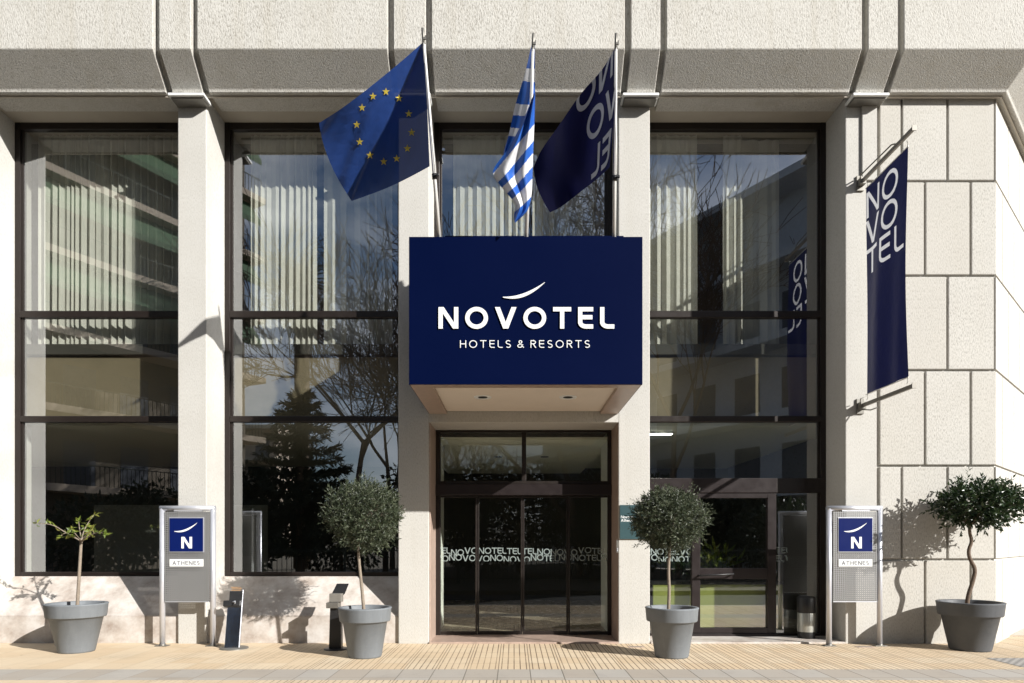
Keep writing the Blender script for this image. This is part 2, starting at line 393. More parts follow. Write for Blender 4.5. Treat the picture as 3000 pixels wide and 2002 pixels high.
def strips_mesh(mb, strips, f, t, base=0.0, step=.0005):
    """f(x, y, d) -> point; t thickness"""
    bm = mb.bm
    for i, s in enumerate(strips):
        d1 = base+t+i*step
        fr = [(bm.verts.new(f(a[0],a[1],d1)), bm.verts.new(f(b[0],b[1],d1))) for a, b in s]
        bk = [(bm.verts.new(f(a[0],a[1],base)), bm.verts.new(f(b[0],b[1],base))) for a, b in s]
        fs = []
        for j in range(len(s)-1):
            fs.append(bm.faces.new((fr[j][0],fr[j][1],fr[j+1][1],fr[j+1][0])))
            for q in (0,1): fs.append(bm.faces.new((fr[j][q],fr[j+1][q],bk[j+1][q],bk[j][q])))
        for e in (0,-1): fs.append(bm.faces.new((fr[e][0],fr[e][1],bk[e][1],bk[e][0])))
        bmesh.ops.recalc_face_normals(bm, faces=fs)
def text_w(txt, h, sp): return sum(glyph(c,h)[1] for c in txt)+sp*(len(txt)-1)
def write(txt, x0, y0, size, h, sp, f, t, mat, parent, name='letter', joined=False, step=.0005):
    x = 0; mb = MB() if joined else None
    for c in txt:
        S, w = glyph(c, h)
        S2 = [[((x0+(x+a[0])*size, y0+a[1]*size),(x0+(x+b[0])*size, y0+b[1]*size)) for a, b in s] for s in S]
        if S2:
            m = mb if joined else MB()
            strips_mesh(m, S2, f, t, 0.0, step)
            if not joined: m.build(name, mat, parent)
        x += w+sp
    if joined: return mb.build(name, mat, parent)
def swoosh(x0, y0, w, hgt, f, t, mat, parent):
    # crescent: thin at both ends, thick in the middle, rising to the right
    prs = []
    n = 26
    for i in range(n+1):
        q = i/n
        x = q; y = 0.02+.98*(q**2.35)-.10*math.sin(math.pi*q)*(1-q)
        dx = 1; dy = .98*2.35*(q**1.35)
        L = math.hypot(dx*w, dy*hgt); nx, ny = -dy*hgt/L, dx*w/L
        th = .105*hgt*math.sin(math.pi*(q*.9+.07))**1.1+.004*hgt
        cx, cy = x0+x*w, y0+y*hgt
        prs.append(((cx+nx*th, cy+ny*th),(cx-nx*th, cy-ny*th)))
    mb = MB(); strips_mesh(mb, [prs], f, t); return mb.build('swoosh', mat, parent)

# ------------------------------------------------------------------ camera, light, world
cam = bpy.data.cameras.new('camera'); co = bpy.data.objects.new('camera', cam); COL.objects.link(co)
co.location = (0, CAMY, EYE); co.rotation_euler = (R(90),0,0)
cam.sensor_width = 36; cam.lens = 24; cam.shift_x = -6/3000; cam.shift_y = (VY-1001)/3000
cam.clip_start = .05; cam.clip_end = 2000
SC.camera = co
SUND = Vector((1.25,-1.0,.77)); ELEV = math.atan2(SUND.z, math.hypot(SUND.x,SUND.y)); ROT = math.atan2(SUND.x, SUND.y)
sun = bpy.data.lights.new('sun','SUN'); so = bpy.data.objects.new('sun', sun); COL.objects.link(so)
so.rotation_euler = SUND.to_track_quat('Z','Y').to_euler(); so.location = (30,-24,20)
sun.energy = 5.0; sun.angle = R(.53); sun.color = (1,.972,.925)
w = bpy.data.worlds.new('World'); SC.world = w; w.use_nodes = True
nt = w.node_tree; nt.nodes.clear()
wo = N(nt,'ShaderNodeOutputWorld'); bg = N(nt,'ShaderNodeBackground'); sky = N(nt,'ShaderNodeTexSky', sky_type='NISHITA')
sky.sun_disc = False; sky.sun_elevation = ELEV; sky.sun_rotation = ROT; sky.air_density = 1.0; sky.dust_density = .8; sky.ozone_density = 3.0
wc = coords(nt, (1,1,2.6), 'Generated')
wsep = N(nt,'ShaderNodeSeparateXYZ'); nt.links.new(coords(nt, (1,1,1), 'Generated'), wsep.inputs[0])
bank = math_n(nt,'MINIMUM', math_n(nt,'MAXIMUM', math_n(nt,'MULTIPLY_ADD', wsep.outputs[1], -.45, -.27), 0.0), .075)
cl = ramp(nt, math_n(nt,'ADD', noise(nt, wc, 2.2, 7, .58), bank), [(.46,(0,0,0)),(.64,(1,1,1))])
skc = mixc(nt, math_n(nt,'MULTIPLY',cl,.7), sky.outputs[0], (11.5,11.8,12.4))
nt.links.new(skc, bg.inputs[0]); bg.inputs[1].default_value = .05
nt.links.new(bg.outputs[0], wo.inputs[0])
SC.view_settings.view_transform = 'Standard'; SC.view_settings.look = 'None'; SC.view_settings.exposure = .78; SC.view_settings.gamma = 1
SC.cycles.max_bounces = 8; SC.cycles.diffuse_bounces = 3; SC.cycles.transparent_max_bounces = 24; SC.cycles.glossy_bounces = 4
SC.cycles.sample_clamp_indirect = 6

# ------------------------------------------------------------------ setting
def sheet(name, x0, x1, y0, y1, z, mat, kind='structure'):
    mb = MB(); mb.poly([(x0,y0,z),(x1,y0,z),(x1,y1,z),(x0,y1,z)]); return tag(mb.build(name, mat), kind=kind)
sheet('ground', -600, 600, -600, 300, -.16, M['earth'])
b = MB(); b.box(-40,40,-4.6,.78,-.15,-.004); tag(b.build('pavement', M['kerb']), kind='structure')
sheet('tiled_pavement', -40, 40, -2.0, .78, 0.0, M['pave_tan'])
sheet('grey_tile_band', -40, 40, -2.62, -2.0, .0, M['pave_grey'])
sheet('outer_tiled_pavement', -40, 40, -4.45, -2.62, 0.0, M['pave_tan'])
sheet('tactile_paving', 6.05, 8.6, -1.86, -1.25, .004, M['tactile'])
sheet('road', -60, 60, -9.4, -4.6, -.15, M['asphalt'])
b = MB(); b.box(-60,60,-13.5,-9.4,-.155,-.02); tag(b.build('park_pavement', M['earth']), kind='structure')  # dark soil colour stands in for the shade on this side

for px, py, ww, dd, lb in ((1864,1896,.22,.11,'small dark drain cover in the tiles at the right entrance pier'),(2534,1896,.24,.12,'small dark drain cover behind the right totem sign')):
    yy = EYE*F/(py-VY)+CAMY
    t = thing('drain_cover', lb, 'drain cover', (XA(px,yy),yy,0))
    b = MB(); b.box(-ww/2,ww/2,-dd/2,dd/2,-.01,.005,.002); b.build('plate', M['marble_brown'], t)
    b = MB(); b.box(-ww/2+.03,ww/2-.03,-.01,.01,.0051,.009,.001); b.build('grip', M['steel_dark'], t)
# ------------------------------------------------------------------ the hotel building
HB = thing('hotel_building', 'cream stucco building front with tall bronze framed windows and central glass entrance', 'building')
ZS = EYE+6.50        # soffit height
piers = [(-8.22,-7.77),(-4.925,-4.505),(-1.695,-1.245),(1.53,1.99),(4.855,5.315)]
for a, c in piers:
    b = MB(); b.box(a, c, 0, 1.0, -.02, ZS+.02, .012); b.build('pier', M['stucco_pier'], HB)
# fascia panels with open joints, mitred round the chamfered corner
CX = 7.06; T22 = math.tan(R(22.5)); CH = 6.0
ZU, ZL = EYE+6.845, EYE+6.50
prof = [(.50,12.5),(.50,ZU),(.15,ZL+.01),(.135,ZL-.03),(.0,ZL-.03),(-.30,ZL-.03),(-.30,12.5)]
core = [(.40,12.5),(.40,ZU+.05),(.06,ZL+.05),(-.2,ZL+.05),(-.2,12.5)]
def sweep(mb, pf, x0, x1, wrap=False):
    secs = [[(x0,-o,z) for o,z in pf]]
    if not wrap: secs.append([(x1,-o,z) for o,z in pf])
    else:
        secs.append([(CX+o*T22,-o,z) for o,z in pf])
        c7 = math.sqrt(.5)
        secs.append([(CX+CH*c7+o*c7, CH*c7-o*c7, z) for o,z in pf])
    rows = [[mb.bm.verts.new(p) for p in s] for s in secs]; n = len(pf); fs = []
    for A, B in zip(rows, rows[1:]):
        for i in range(n): fs.append(mb.bm.faces.new((A[i],A[(i+1)%n],B[(i+1)%n],B[i])))
    fs.append(mb.bm.faces.new(rows[0])); fs.append(mb.bm.faces.new(rows[-1][::-1]))
    bmesh.ops.recalc_face_normals(mb.bm, faces=fs)
gr = [-8.23,-7.72,-4.985,-4.455,-1.72,-1.19,1.585,2.08,4.885,5.385]; gw = .043
b = MB(); x = -13.0
for g in gr:
    sweep(b, prof, x, g-gw); x = g+gw
sweep(b, prof, x, 0, True)
bmesh.ops.bevel(b.bm, geom=[e for e in b.bm.edges if e.calc_face_angle(0) > .3], offset=.008, segments=1, affect='EDGES')
b.build('fascia', M['stucco'], HB)
b = MB(); sweep(b, core, -13.0, 0, True); b.build('fascia_core', M['stucco'], HB)
b = MB(); sweep(b, [(.075,ZL+.0),(.075,ZL-.055),(.05,ZL-.055),(.05,ZL)], -13.0, 0, True); b.build('drip_trim', M['trim'], HB)
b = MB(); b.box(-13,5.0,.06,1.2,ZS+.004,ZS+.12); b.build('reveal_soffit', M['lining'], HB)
# block wall at the right with recessed joints, and its chamfered return
rows_y = [283,531,808,1085,1365,1640,1886.5]
zr = [ZA(y,0) for y in rows_y]; zr[-1] = -.01
GJ = .016
b = MB(); b2 = MB()
A_ = [5.345,5.68,6.35,7.045]; B_ = [5.345,6.02,6.69,7.06]
c7 = math.sqrt(.5)
RM = Matrix(((c7,-c7,0,CX),(c7,c7,0,0),(0,0,1,0),(0,0,0,1)))
sA = [.0,.93,1.86,2.79,3.72,4.6,6.0]; sB = [.0,.47,1.40,2.33,3.26,4.2,6.0]
for i in range(6):
    z1, z0 = zr[i]-GJ*(i>0), zr[i+1]+GJ*(i<5)
    xs = A_ if i%2 == 0 else B_
    for j in range(len(xs)-1):
        lo = xs[j]+GJ*(1.0); hi = xs[j+1]-(GJ if (j < len(xs)-2 or i%2 == 0) else -.001)
        b.box(lo, hi, 0, .2, z0, z1, .010)
    ss = sA if i%2 == 0 else sB
    for j in range(len(ss)-1):
        b2.box(ss[j]+(.004 if j == 0 else .013), ss[j+1]-.013, 0.0, .2, z0, z1, .006, RM)
b.build('block_cladding', M['stucco_block'], HB)
b2.build('chamfer_cladding', M['stucco_block'], HB)
b = MB(); b.box(5.32,CX-.02,.045,.6,-.02,ZS); b.box(0.02,6.0,.03,.6,-.02,ZS,0,RM); b.build('wall_core', M['stucco_block'], HB)
b = MB(); b.box(5.085,5.300,-.035,.004,ZA(531,0),ZS-.12,.006); b.build('pier_strip', M['stucco_pier'], HB)
# plinths below the two left windows
for a, c in ((-7.77,-4.925),(-4.505,-1.695)):
    b = MB(); zc = .395; zs = ZA(1689,.62)
    b.prism([(.05,-.02),(.05,zc-.006),(.056,zc-.003),(.056,zc+.003),(.05,zc+.006),(.60,zs),(.72,zs),(.72,-.02)], 'x', a, c); b.build('plinth', M['marble'], HB)

YF0, YF1, YG = .62, .72, .665
zt = ZS
Z1a, Z1b = ZA(911,YF0), ZA(931,YF0)
Z2a, Z2b = ZA(1219,YF0), ZA(1237,YF0)
ZB = ZA(1689,YF0)
def pane(x0, x1, z0, z1, par, y=YG, mat='glass', name='pane'):
    b = MB(); b.poly([(x0,y,z0),(x1,y,z0),(x1,y,z1),(x0,y,z1)]); return b.build(name, M[mat], par)
def window(x0, x1, zb, trs, fw=.085):
    b = MB()
    for xa, xb in ((x0,x0+fw),(x1-fw,x1)):
        b.box(xa,xb,YF0,YF1,zb,zt+.01,.006)
    b.box(x0+.03,x0+fw+.035,YF0+.03,YF1-.003,zb+.03,zt-.002,.004); b.box(x1-fw-.035,x1-.03,YF0+.03,YF1-.003,zb+.03,zt-.002,.004)
    b.box(x0+fw,x1-fw,YF0+.002,YF1-.002,zt-.10,zt+.008,.006)
    for za, zc in trs: b.box(x0+fw-.002,x1-fw+.002,YF0-.008,YF1-.004,zc,za,.010); 
    b.box(x0+fw,x1-fw,YF0+.002,YF1-.002,zb+.002,zb+.065,.005)
    o = b.build('window', M['frame'], HB)
    hs = [zt-.10]+[v for t in trs for v in t]+[zb+.06]
    for k in range(0,len(hs),2): pane(x0+fw, x1-fw, hs[k+1], hs[k], o)
    return o
TR = [(Z1a,Z1b),(Z2a,Z2b)]
window(-7.77,-4.925,ZB+.003,TR); window(-4.505,-1.695,ZB+.003,TR)
ZLIN = EYE+1.73
window(-1.245,1.53,ZLIN+.45,[(Z1a,Z1b)])
b = MB(); b.box(-1.25,1.535,.004,.9,ZLIN,ZLIN+.46,.008); b.build('lintel', M['stucco_pier'], HB)
# right bay: window above, glazed door below
W4 = (1.99,4.855)
ZH1, ZH0 = ZA(1401,YF0), ZA(1445,YF0)
w4 = window(W4[0],W4[1],-.0,TR+[(ZH1,ZH0)])
w4.name = 'door_window'
dx0, dx1 = XA(2027,YF0), XA(2274,YF0)
b = MB()
b.box(W4[0]+.085,dx1,YF0-.02,YF0-.006,ZH0+.006,ZH1-.006,.003); b.build('door_header', M['frame_plum'], w4)
DR = MB()
dz1 = ZH0-.006
DR.box(dx0,dx0+.13,YF0-.006,YF1-.006,.07,dz1,.006); DR.box(dx1-.135,dx1,YF0-.006,YF1-.006,.07,dz1,.006)
DR.box(dx0+.13,dx1-.135,YF0-.004,YF1-.008,dz1-.07,dz1,.004)
DR.box(dx0+.13,dx1-.135,YF0-.004,YF1-.008,ZA(1697,YF0),ZA(1665,YF0),.004); DR.box(dx0+.13,dx1-.135,YF0-.004,YF1-.008,.07,ZA(1840,YF0),.004)
DR.box(dx0-.02,dx1+.02,YF0-.03,YF1,.0,.055,.004)
door = DR.build('glazed_door', M['frame_plum'], HB)
b = MB(); hz = ZA(1687,YF0); b.tube([(dx0+.10,YF0-.01,hz),(dx0+.12,YF0-.09,hz+.005),(dx0+.62,YF0-.10,hz+.03),(dx0+.64,YF0-.01,hz+.03)], .014); b.build('handle', M['black'], door)

# entrance: sliding doors under a glazed overlight
E0, E1 = -1.245, 1.53; YD = .70
ex0, ex1 = XA(1277,YD), XA(1791,YD)
for xa, xb in ((E0,ex0),(ex1,E1)):
    b = MB(); b.box(xa, xb, .015, .95, -.01, ZLIN-.004, .006); b.build('door_jamb', M['marble_brown'], HB)
b = MB(); b.box(E0+.004,E1-.004,-.03,.95,-.02,.028,.006); b.build('threshold', M['marble_brown'], HB)
b = MB(); b.box(2.0,4.85,-.02,.74,-.02,.026,.005); b.build('threshold', M['marble'], HB)
zo1, zo0 = ZA(1268,YD), ZA(1410,YD); zh1, zh0 = ZA(1419,YD), ZA(1452,YD)
b = MB()
b.box(ex0,ex0+.07,YD-.02,YD+.08,.028,ZLIN-.006,.004); b.box(ex1-.055,ex1,YD-.02,YD+.08,.028,ZLIN-.006,.004)
b.box(ex0+.07,ex1-.055,YD-.02,YD+.08,zo1,ZLIN-.006,.004)
b.box(ex0+.07,ex1-.055,YD-.02,YD+.08,zh1,zo0,.004)
xm = XA(1535,YD); b.box(xm-.034,xm+.034,YD-.015,YD+.07,zo0,zo1,.004)
EF = b.build('entrance_frame', M['frame'], HB)
pane(ex0+.07,xm-.034,zo0,zo1,EF,YD+.03,'glass_door'); pane(xm+.034,ex1-.055,zo0,zo1,EF,YD+.03,'glass_door')
b = MB(); b.box(ex0+.004,ex1-.004,YD-.07,YD+.09,zh0,zh1-.004,.006); b.build('door_operator', M['frame_plum'], EF)
lx = [XA(p,YD) for p in (1281,1398,1531,1665,1786)]
# lettering band texts in metres along the doors
band0, band1 = ZA(1645,YD), ZA(1604,YD)
def clip_mb(mb, x0, x1, z0, z1):
    for co_, no in (((x0,0,0),(-1,0,0)),((x1,0,0),(1,0,0)),((0,0,z0),(0,0,-1)),((0,0,z1),(0,0,1))):
        bmesh.ops.bisect_plane(mb.bm, geom=mb.bm.verts[:]+mb.bm.edges[:]+mb.bm.faces[:], plane_co=co_, plane_no=no, clear_outer=True)
def band_letters(x0, x1, y, par, seed):
    rr = random.Random(3); mb = MB()
    H = band1-band0; k = 0
    for zb, jit in ((-.004,.022),(.108,.020)):
        x = -3.0+rr.random()*.1
        while x < 6.0:
            wd_ = rr.choice(('NO','VO','TEL','NOTEL','VO','NO')); zoff = zb+rr.uniform(-jit,jit)
            for c in wd_:
                S, wd = glyph(c, .080)
                sz = .098
                if not (x+wd*sz < x0-.01 or x > x1+.01):
                    S2 = [[((x+a[0]*sz, band0+zoff+a[1]*sz),(x+q[0]*sz, band0+zoff+q[1]*sz)) for a, q in s] for s in S]
                    k += 1
                    strips_mesh(mb, S2, lambda u,v,d,yy=y-.002-.0004*(k%9): Vector((u,yy-d,v)), .0006, 0, .00004)
                x += (wd+.08)*sz
    clip_mb(mb, x0, x1, band0, band1)
    mb.build('lettering', M['frost'], par)
def frost():
    m, nt, out = newmat('frosted_film')
    d = N(nt,'ShaderNodeBsdfDiffuse'); d.inputs[0].default_value = (.34,.40,.385,1)
    t = N(nt,'ShaderNodeBsdfTransparent'); mx = N(nt,'ShaderNodeMixShader'); mx.inputs[0].default_value = .40
    nt.links.new(d.outputs[0], mx.inputs[1]); nt.links.new(t.outputs[0], mx.inputs[2]); nt.links.new(mx.outputs[0], out.inputs[0]); return m
M['frost'] = frost()
for i in range(4):
    a, c = lx[i], lx[i+1]; yy = YD+(.0 if i in (0,3) else .035)
    b = MB(); fl = .028; z0, z1 = .034, zh0-.004
    for xa, xb in ((a+.003,a+fl),(c-fl,c-.003)): b.box(xa,xb,yy,yy+.03,z0,z1,.003)
    b.box(a+fl,c-fl,yy,yy+.03,z0,z0+.05,.003); b.box(a+fl,c-fl,yy,yy+.03,z1-.03,z1,.003)
    o = b.build('sliding_door', M['frame'], HB)
    pane(a+fl,c-fl,z0+.05,z1-.03,o,yy+.015,'glass_door')
    band_letters(a+fl+.001,c-fl-.001,yy+.012,o,i+3)
band_letters(W4[0]+.10, dx0-.01, YG-.004, w4, 11)
band_letters(dx1+.01, dx1+.19, YG-.004, w4, 12)

# interior behind the glass
IY = 7.0
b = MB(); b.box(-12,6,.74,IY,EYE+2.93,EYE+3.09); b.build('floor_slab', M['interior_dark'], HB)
b = MB(); b.box(-12,5.3,.80,.86,EYE+1.88,EYE+2.90,.0); b.build('spandrel_panel', M['panel_beige'], HB)
b = MB(); b.box(-12,-1.3,.9,IY,EYE+1.84,EYE+1.88); b.build('ceiling', M['interior'], HB)
b = MB(); b.box(1.6,5.3,.74,IY,EYE+1.80,EYE+1.855); b.build('ceiling', M['int_ceiling'], HB)
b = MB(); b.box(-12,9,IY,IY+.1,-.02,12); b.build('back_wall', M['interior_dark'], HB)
b = MB(); b.box(-12,9,.73,IY,-.03,.022); b.build('lobby_floor', M['int_floor'], HB)
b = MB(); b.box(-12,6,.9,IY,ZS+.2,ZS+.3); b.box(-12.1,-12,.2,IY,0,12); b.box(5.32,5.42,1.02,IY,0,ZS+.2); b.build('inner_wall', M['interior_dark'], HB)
for xa, xb in ((-1.6,-1.22),(1.51,1.60)):
    b = MB(); b.box(xa,xb,.84,1.87,.03,EYE+1.61); b.build('vestibule_wall', M['white'], HB)
b = MB(); b.box(-1.6,1.6,.97,6.5,EYE+1.62,EYE+1.66); vc = b.build('vestibule_ceiling', M['int_ceiling'], HB)
for dpx in (-.44,.46):
    b = MB(); b.lathe([(.0,-.012),(.05,-.012),(.075,-.010),(.08,0)], (.13+dpx, 3.2, EYE+1.62), 20); b.build('downlight', M['black'], vc)
# grey screens in the left room, post in the second
for a, c in ((-8.0,-6.3),(-6.25,-4.7)):
    b = MB(); b.box(a,c,3.0,3.04,.03,ZA(1480,3.0),.003); b.build('screen_panel', M['blind'], HB)
b = MB(); b.box(XA(737,1.0),XA(742,1.0),1.0,1.03,.03,ZA(1490,1.0)); b.build('glass_edge', M['alu'], HB)
# linear lamp on the lobby ceiling
la = thing('ceiling_lamp', 'lit white strip lamp on the lobby ceiling behind the right bay', 'lamp', (2.3,1.35,EYE+1.80))
b = MB(); b.box(-.3,.34,-.06,.06,-.03,-.002,.004); b.build('housing', M['white'], la)
b = MB(); b.box(-.28,.32,-.05,.05,-.038,-.031); b.build('diffuser', M['lamp'], la)

# curtains, each a pleated sheet
def curtain(x0, x1, y, label, pleat=.11, amp=.035, seed=0):
    rr = random.Random(seed); n = int((x1-x0)/pleat*10); z1, z0 = ZS-.02, EYE+3.10
    b = MB(); nz = 10; rows = []
    xs = []; amps = [amp*(.55+1.1*rr.random()) for _ in range(400)]
    cw = [pleat*(.55+.95*rr.random()) for _ in range(400)]; x = x0; ci = 0; acc = 0.0
    n = int((x1-x0)/.006)
    for i in range(n+1):
        x = x0+(x1-x0)*i/n
        while x-x0-acc > cw[ci]: acc += cw[ci]; ci += 1
        xs.append((x, 2*math.pi*(ci+(x-x0-acc)/cw[ci])))
    for k in range(nz+1):
        z = z0+(z1-z0)*k/nz; f = .75+.5*(1-k/nz)
        rows.append([b.bm.verts.new((x+.012*math.sin(th*2)*f, y+amps[int(th/6.283)%200]*f*math.sin(th), z+(.012*math.sin(th+1) if k == 0 else 0))) for x, th in xs])
    for r0, r1 in zip(rows, rows[1:]):
        for i in range(n):
            fc = b.bm.faces.new((r0[i],r0[i+1],r1[i+1],r1[i])); fc.smooth = True
    o = b.build('curtain', M['curtain']); tag(o, label, 'curtain', 'pleated voile curtains behind the upper windows'); return o
YC = .93
curtain(-7.62,-5.0,YC,'wide pleated cream curtain filling the upper window at the left edge', .105, .030, 1)
curtain(XA(735,YC),XA(928,YC),YC,'cream curtain drawn at the left side of the window beside the entrance', .11, .027, 2)
curtain(XA(948,YC),XA(1150,YC),YC+.02,'cream curtain half behind the blue starred flag', .16, .03, 3)
curtain(XA(1328,YC),XA(1545,YC),YC,'cream curtain above the navy sign box, left of the striped flag', .10, .027, 4)
curtain(XA(1560,YC),XA(1790,YC),YC+.02,'greyish curtain behind the navy flag above the sign box', .2, .02, 5)
curtain(XA(1900,YC),XA(2040,YC),YC,'cream curtain at the left side of the right hand upper window', .12, .027, 6)
curtain(XA(2118,YC),XA(2175,YC),YC,'narrow cream curtain strip in the middle of the right hand upper window', .11, .03, 7)
curtain(XA(2182,YC),XA(2290,YC),YC+.12,'dim curtain at the far right behind the right hand upper window', .2, .02, 8)

# ------------------------------------------------------------------ flood lights under the fascia
fl0 = thing('flood_light', 'flat grey flood light above the left pier between the two left windows', 'light', (0,0,0), 'flat flood lights under the fascia')
b = MB(); b.box(-.26,.26,-.24,.02,-.045,-.005,.010); b.build('housing', M['white'], fl0)
b = MB(); b.box(-.235,.235,-.20,.0,-.072,-.046,.01); b.build('lamp_body', M['steel_dark'], fl0)
for sx in (-.13,.15):
    b = MB(); b.box(sx-.025,sx+.025,-.15,-.06,-.006,.06,.003); b.build('bracket', M['steel_dark'], fl0)
fz = ZA(283,-.12)
fls = [(-4.715+.02,'flat grey flood light above the left pier between the two left windows'),(-1.46,'flat grey flood light above the pier behind the blue starred flag'),(1.815,'flat grey flood light above the pier right of the navy flag'),(5.11,'flat grey flood light above the vertical banner')]
for i, (x, lb) in enumerate(fls):
    Mx = Matrix.Translation((x,0,fz-.015))
    o = fl0 if i == 0 else dup(fl0, Mx); o.matrix_world = Mx; o['label'] = lb

# ------------------------------------------------------------------ canopy with the big sign
YS = -1.87
sx0, sx1 = XA(1198,YS), XA(1882.5,YS); sz1, sz0 = ZA(694,YS), ZA(1127,YS)
CS = thing('canopy_sign', 'large navy box sign with raised white lettering above the entrance', 'sign', ((sx0+sx1)/2,YS,sz0))
O = -CS.location
b = MB(); b.box(sx0,sx1,YS,YS+.05,sz0,sz1,.004); o = b.build('front_panel', M['sign_blue'], CS); o.matrix_parent_inverse = Matrix.Translation(O)
def kid(o): o.matrix_parent_inverse = Matrix.Translation(O); return o
b = MB(); b.box(sx0+.003,sx0+.045,YS+.052,-.004,sz0+.002,sz1-.002,.003); b.box(sx1-.045,sx1-.003,YS+.052,-.004,sz0+.002,sz1-.002,.003); b.box(sx0+.05,sx1-.05,YS+.052,-.004,sz1-.10,sz1-.06); kid(b.build('side_panel', M['sign_blue'], CS))
# soffit: marble border with an inset painted panel
bw = .27
b = MB(); z0, z1 = sz0-.004, sz0+.10
b.box(sx0+.012,sx1-.012,YS+.008,YS+.008+.16,z0,z1,.004); b.box(sx0+.012,sx0+bw,YS+.17,.0-.004,z0,z1,.004); b.box(sx1-bw,sx1-.012,YS+.17,-.004,z0,z1,.004)
kid(b.build('soffit_border', M['marble_brown'], CS))
b = MB(); b.box(sx0+bw+.002,sx1-bw-.002,YS+.171,-.006,sz0+.035,sz0+.09); kid(b.build('soffit_panel', M['pinkpanel'], CS))
for px in (1414,1664):
    yy = -1.0; c = P(px, 1174, yy)
    b = MB(); b.lathe([(.062,-.004),(.112,-.012),(.118,-.0),(.118,.02)], (c.x,yy,sz0+.035), 28); q = kid(b.build('downlight', M['white'], CS))
    b = MB(); b.lathe([(.0,.0),(.062,-.0045),(.064,-.006)], (c.x,yy,sz0+.034), 28); kid(b.build('downlight_lamp', M['black'], CS))
# unseen floating beam behind the sign, added to cast shadow on the pier
b = MB(); b.box(-.95,1.5,-.66,-.58,sz1-.05,EYE+4.17,.004); kid(b.build('shadow_beam', M['sign_blue'], CS))
fS = lambda u, v, d: Vector((u, YS-.003-d, v))
def letters_fit(txt, px0, px1, pyb, pyt, h, f, t, mat, par, Y, sp=None, joined=False):
    x0, x1 = XA(px0,Y), XA(px1,Y); zb, zt_ = ZA(pyb,Y), ZA(pyt,Y); size = zt_-zb
    wn = sum(glyph(c,h)[1] for c in txt)
    spc = ((x1-x0)/size-wn)/(len(txt)-1)
    n0 = set(bpy.data.objects)
    write(txt, x0, zb, size, h, spc, f, t, mat, par, joined=joined)
    return [o for o in bpy.data.objects if o not in n0]
Rz = lambda x: 1000+x/2.24
Ry = lambda y: 650+y/2.24
for o in letters_fit('NOVOTEL', Rz(634), Rz(1796), Ry(692), Ry(550), .098, lambda u,v,d: Vector((u,YS-.003-d,v)), .013, M['white'], CS, YS-.07): kid(o)
for o in letters_fit('HOTELS', Rz(778), Rz(1112), Ry(824), Ry(775), .052, fS, .008, M['white'], CS, YS-.03): kid(o)
for o in letters_fit('&', Rz(1157), Rz(1198), Ry(824), Ry(775), .052, fS, .008, M['white'], CS, YS-.03) if False else []: kid(o)
write('&', XA(Rz(1157),YS-.03), ZA(Ry(824),YS-.03), ZA(Ry(775),YS-.03)-ZA(Ry(824),YS-.03), .052, 0, fS, .008, M['white'], CS)
for o in CS.children: kid(o)
for o in letters_fit('RESORTS', Rz(1242), Rz(1632), Ry(824), Ry(775), .052, fS, .008, M['white'], CS, YS-.03): kid(o)
kid(swoosh(XA(Rz(1060),YS-.05), ZA(Ry(490),YS-.05), XA(Rz(1336),YS-.05)-XA(Rz(1060),YS-.05), ZA(Ry(390),YS-.05)-ZA(Ry(490),YS-.05), lambda u,v,d: Vector((u,YS-.003-d,v)), .013, M['white'], CS))
for c in list(CS.children): c.matrix_parent_inverse = Matrix.Translation(O)

# ------------------------------------------------------------------ flag poles
def DP(x, y, Y): return P(x*KD, y*KD, Y)
poles = [((1010,546),(970,64),'white flag pole leaning left, carrying the blue starred flag'),((1207,546),(1224.5,76),'white middle flag pole carrying the blue and white striped flag'),((1409,546),(1414,76),'white right flag pole carrying the navy flag')]
for (bx,by),(tx,ty),lb in poles:
    a = DP(bx,by,-1.80); a.z -= .12; c = DP(tx,ty,-2.38)
    t = thing('flag_pole', lb, 'flagpole', a, 'white poles standing behind the navy sign box'); v = c-a
    b = MB(); b.tube([(0,0,0), v*.5, v*.93], [.024,.021,.016], 12); b.build('pole', M['pole'], t)
    b = MB(); b.tube([v*.925, v*.93, v*.998, v], [.012,.019,.017,.008], 10); b.box(v.x*.95-.004,v.x*.95+.03,v.y*.95-.02,v.y*.95-.005,v.z*.945,v.z*.965); b.build('finial', M['steel_dark'], t)
    b = MB(); q = v*.34; b.tube([q-v.normalized()*.03, q+v.normalized()*.03], .030, 10); b.box(q.x+.02,q.x+.055,q.y-.05,q.y-.02,q.z-.012,q.z+.012,.003); b.build('cleat', M['black'], t)
    q0 = v*.35; q1 = v*.93
    b = MB(); b.tube([q0+Vector((.03,-.03,0)), q0.lerp(q1,.5)+Vector((.012,-.028,0)), q1+Vector((.0,-.022,0))], .0035, 5); b.build('halyard', M['pole'], t)
    b = MB(); b.lathe([(.05,-.0),(.05,.02),(.032,.03),(.030,.10)], (0,0,0), 14); b.build('socket', M['steel_dark'], t)

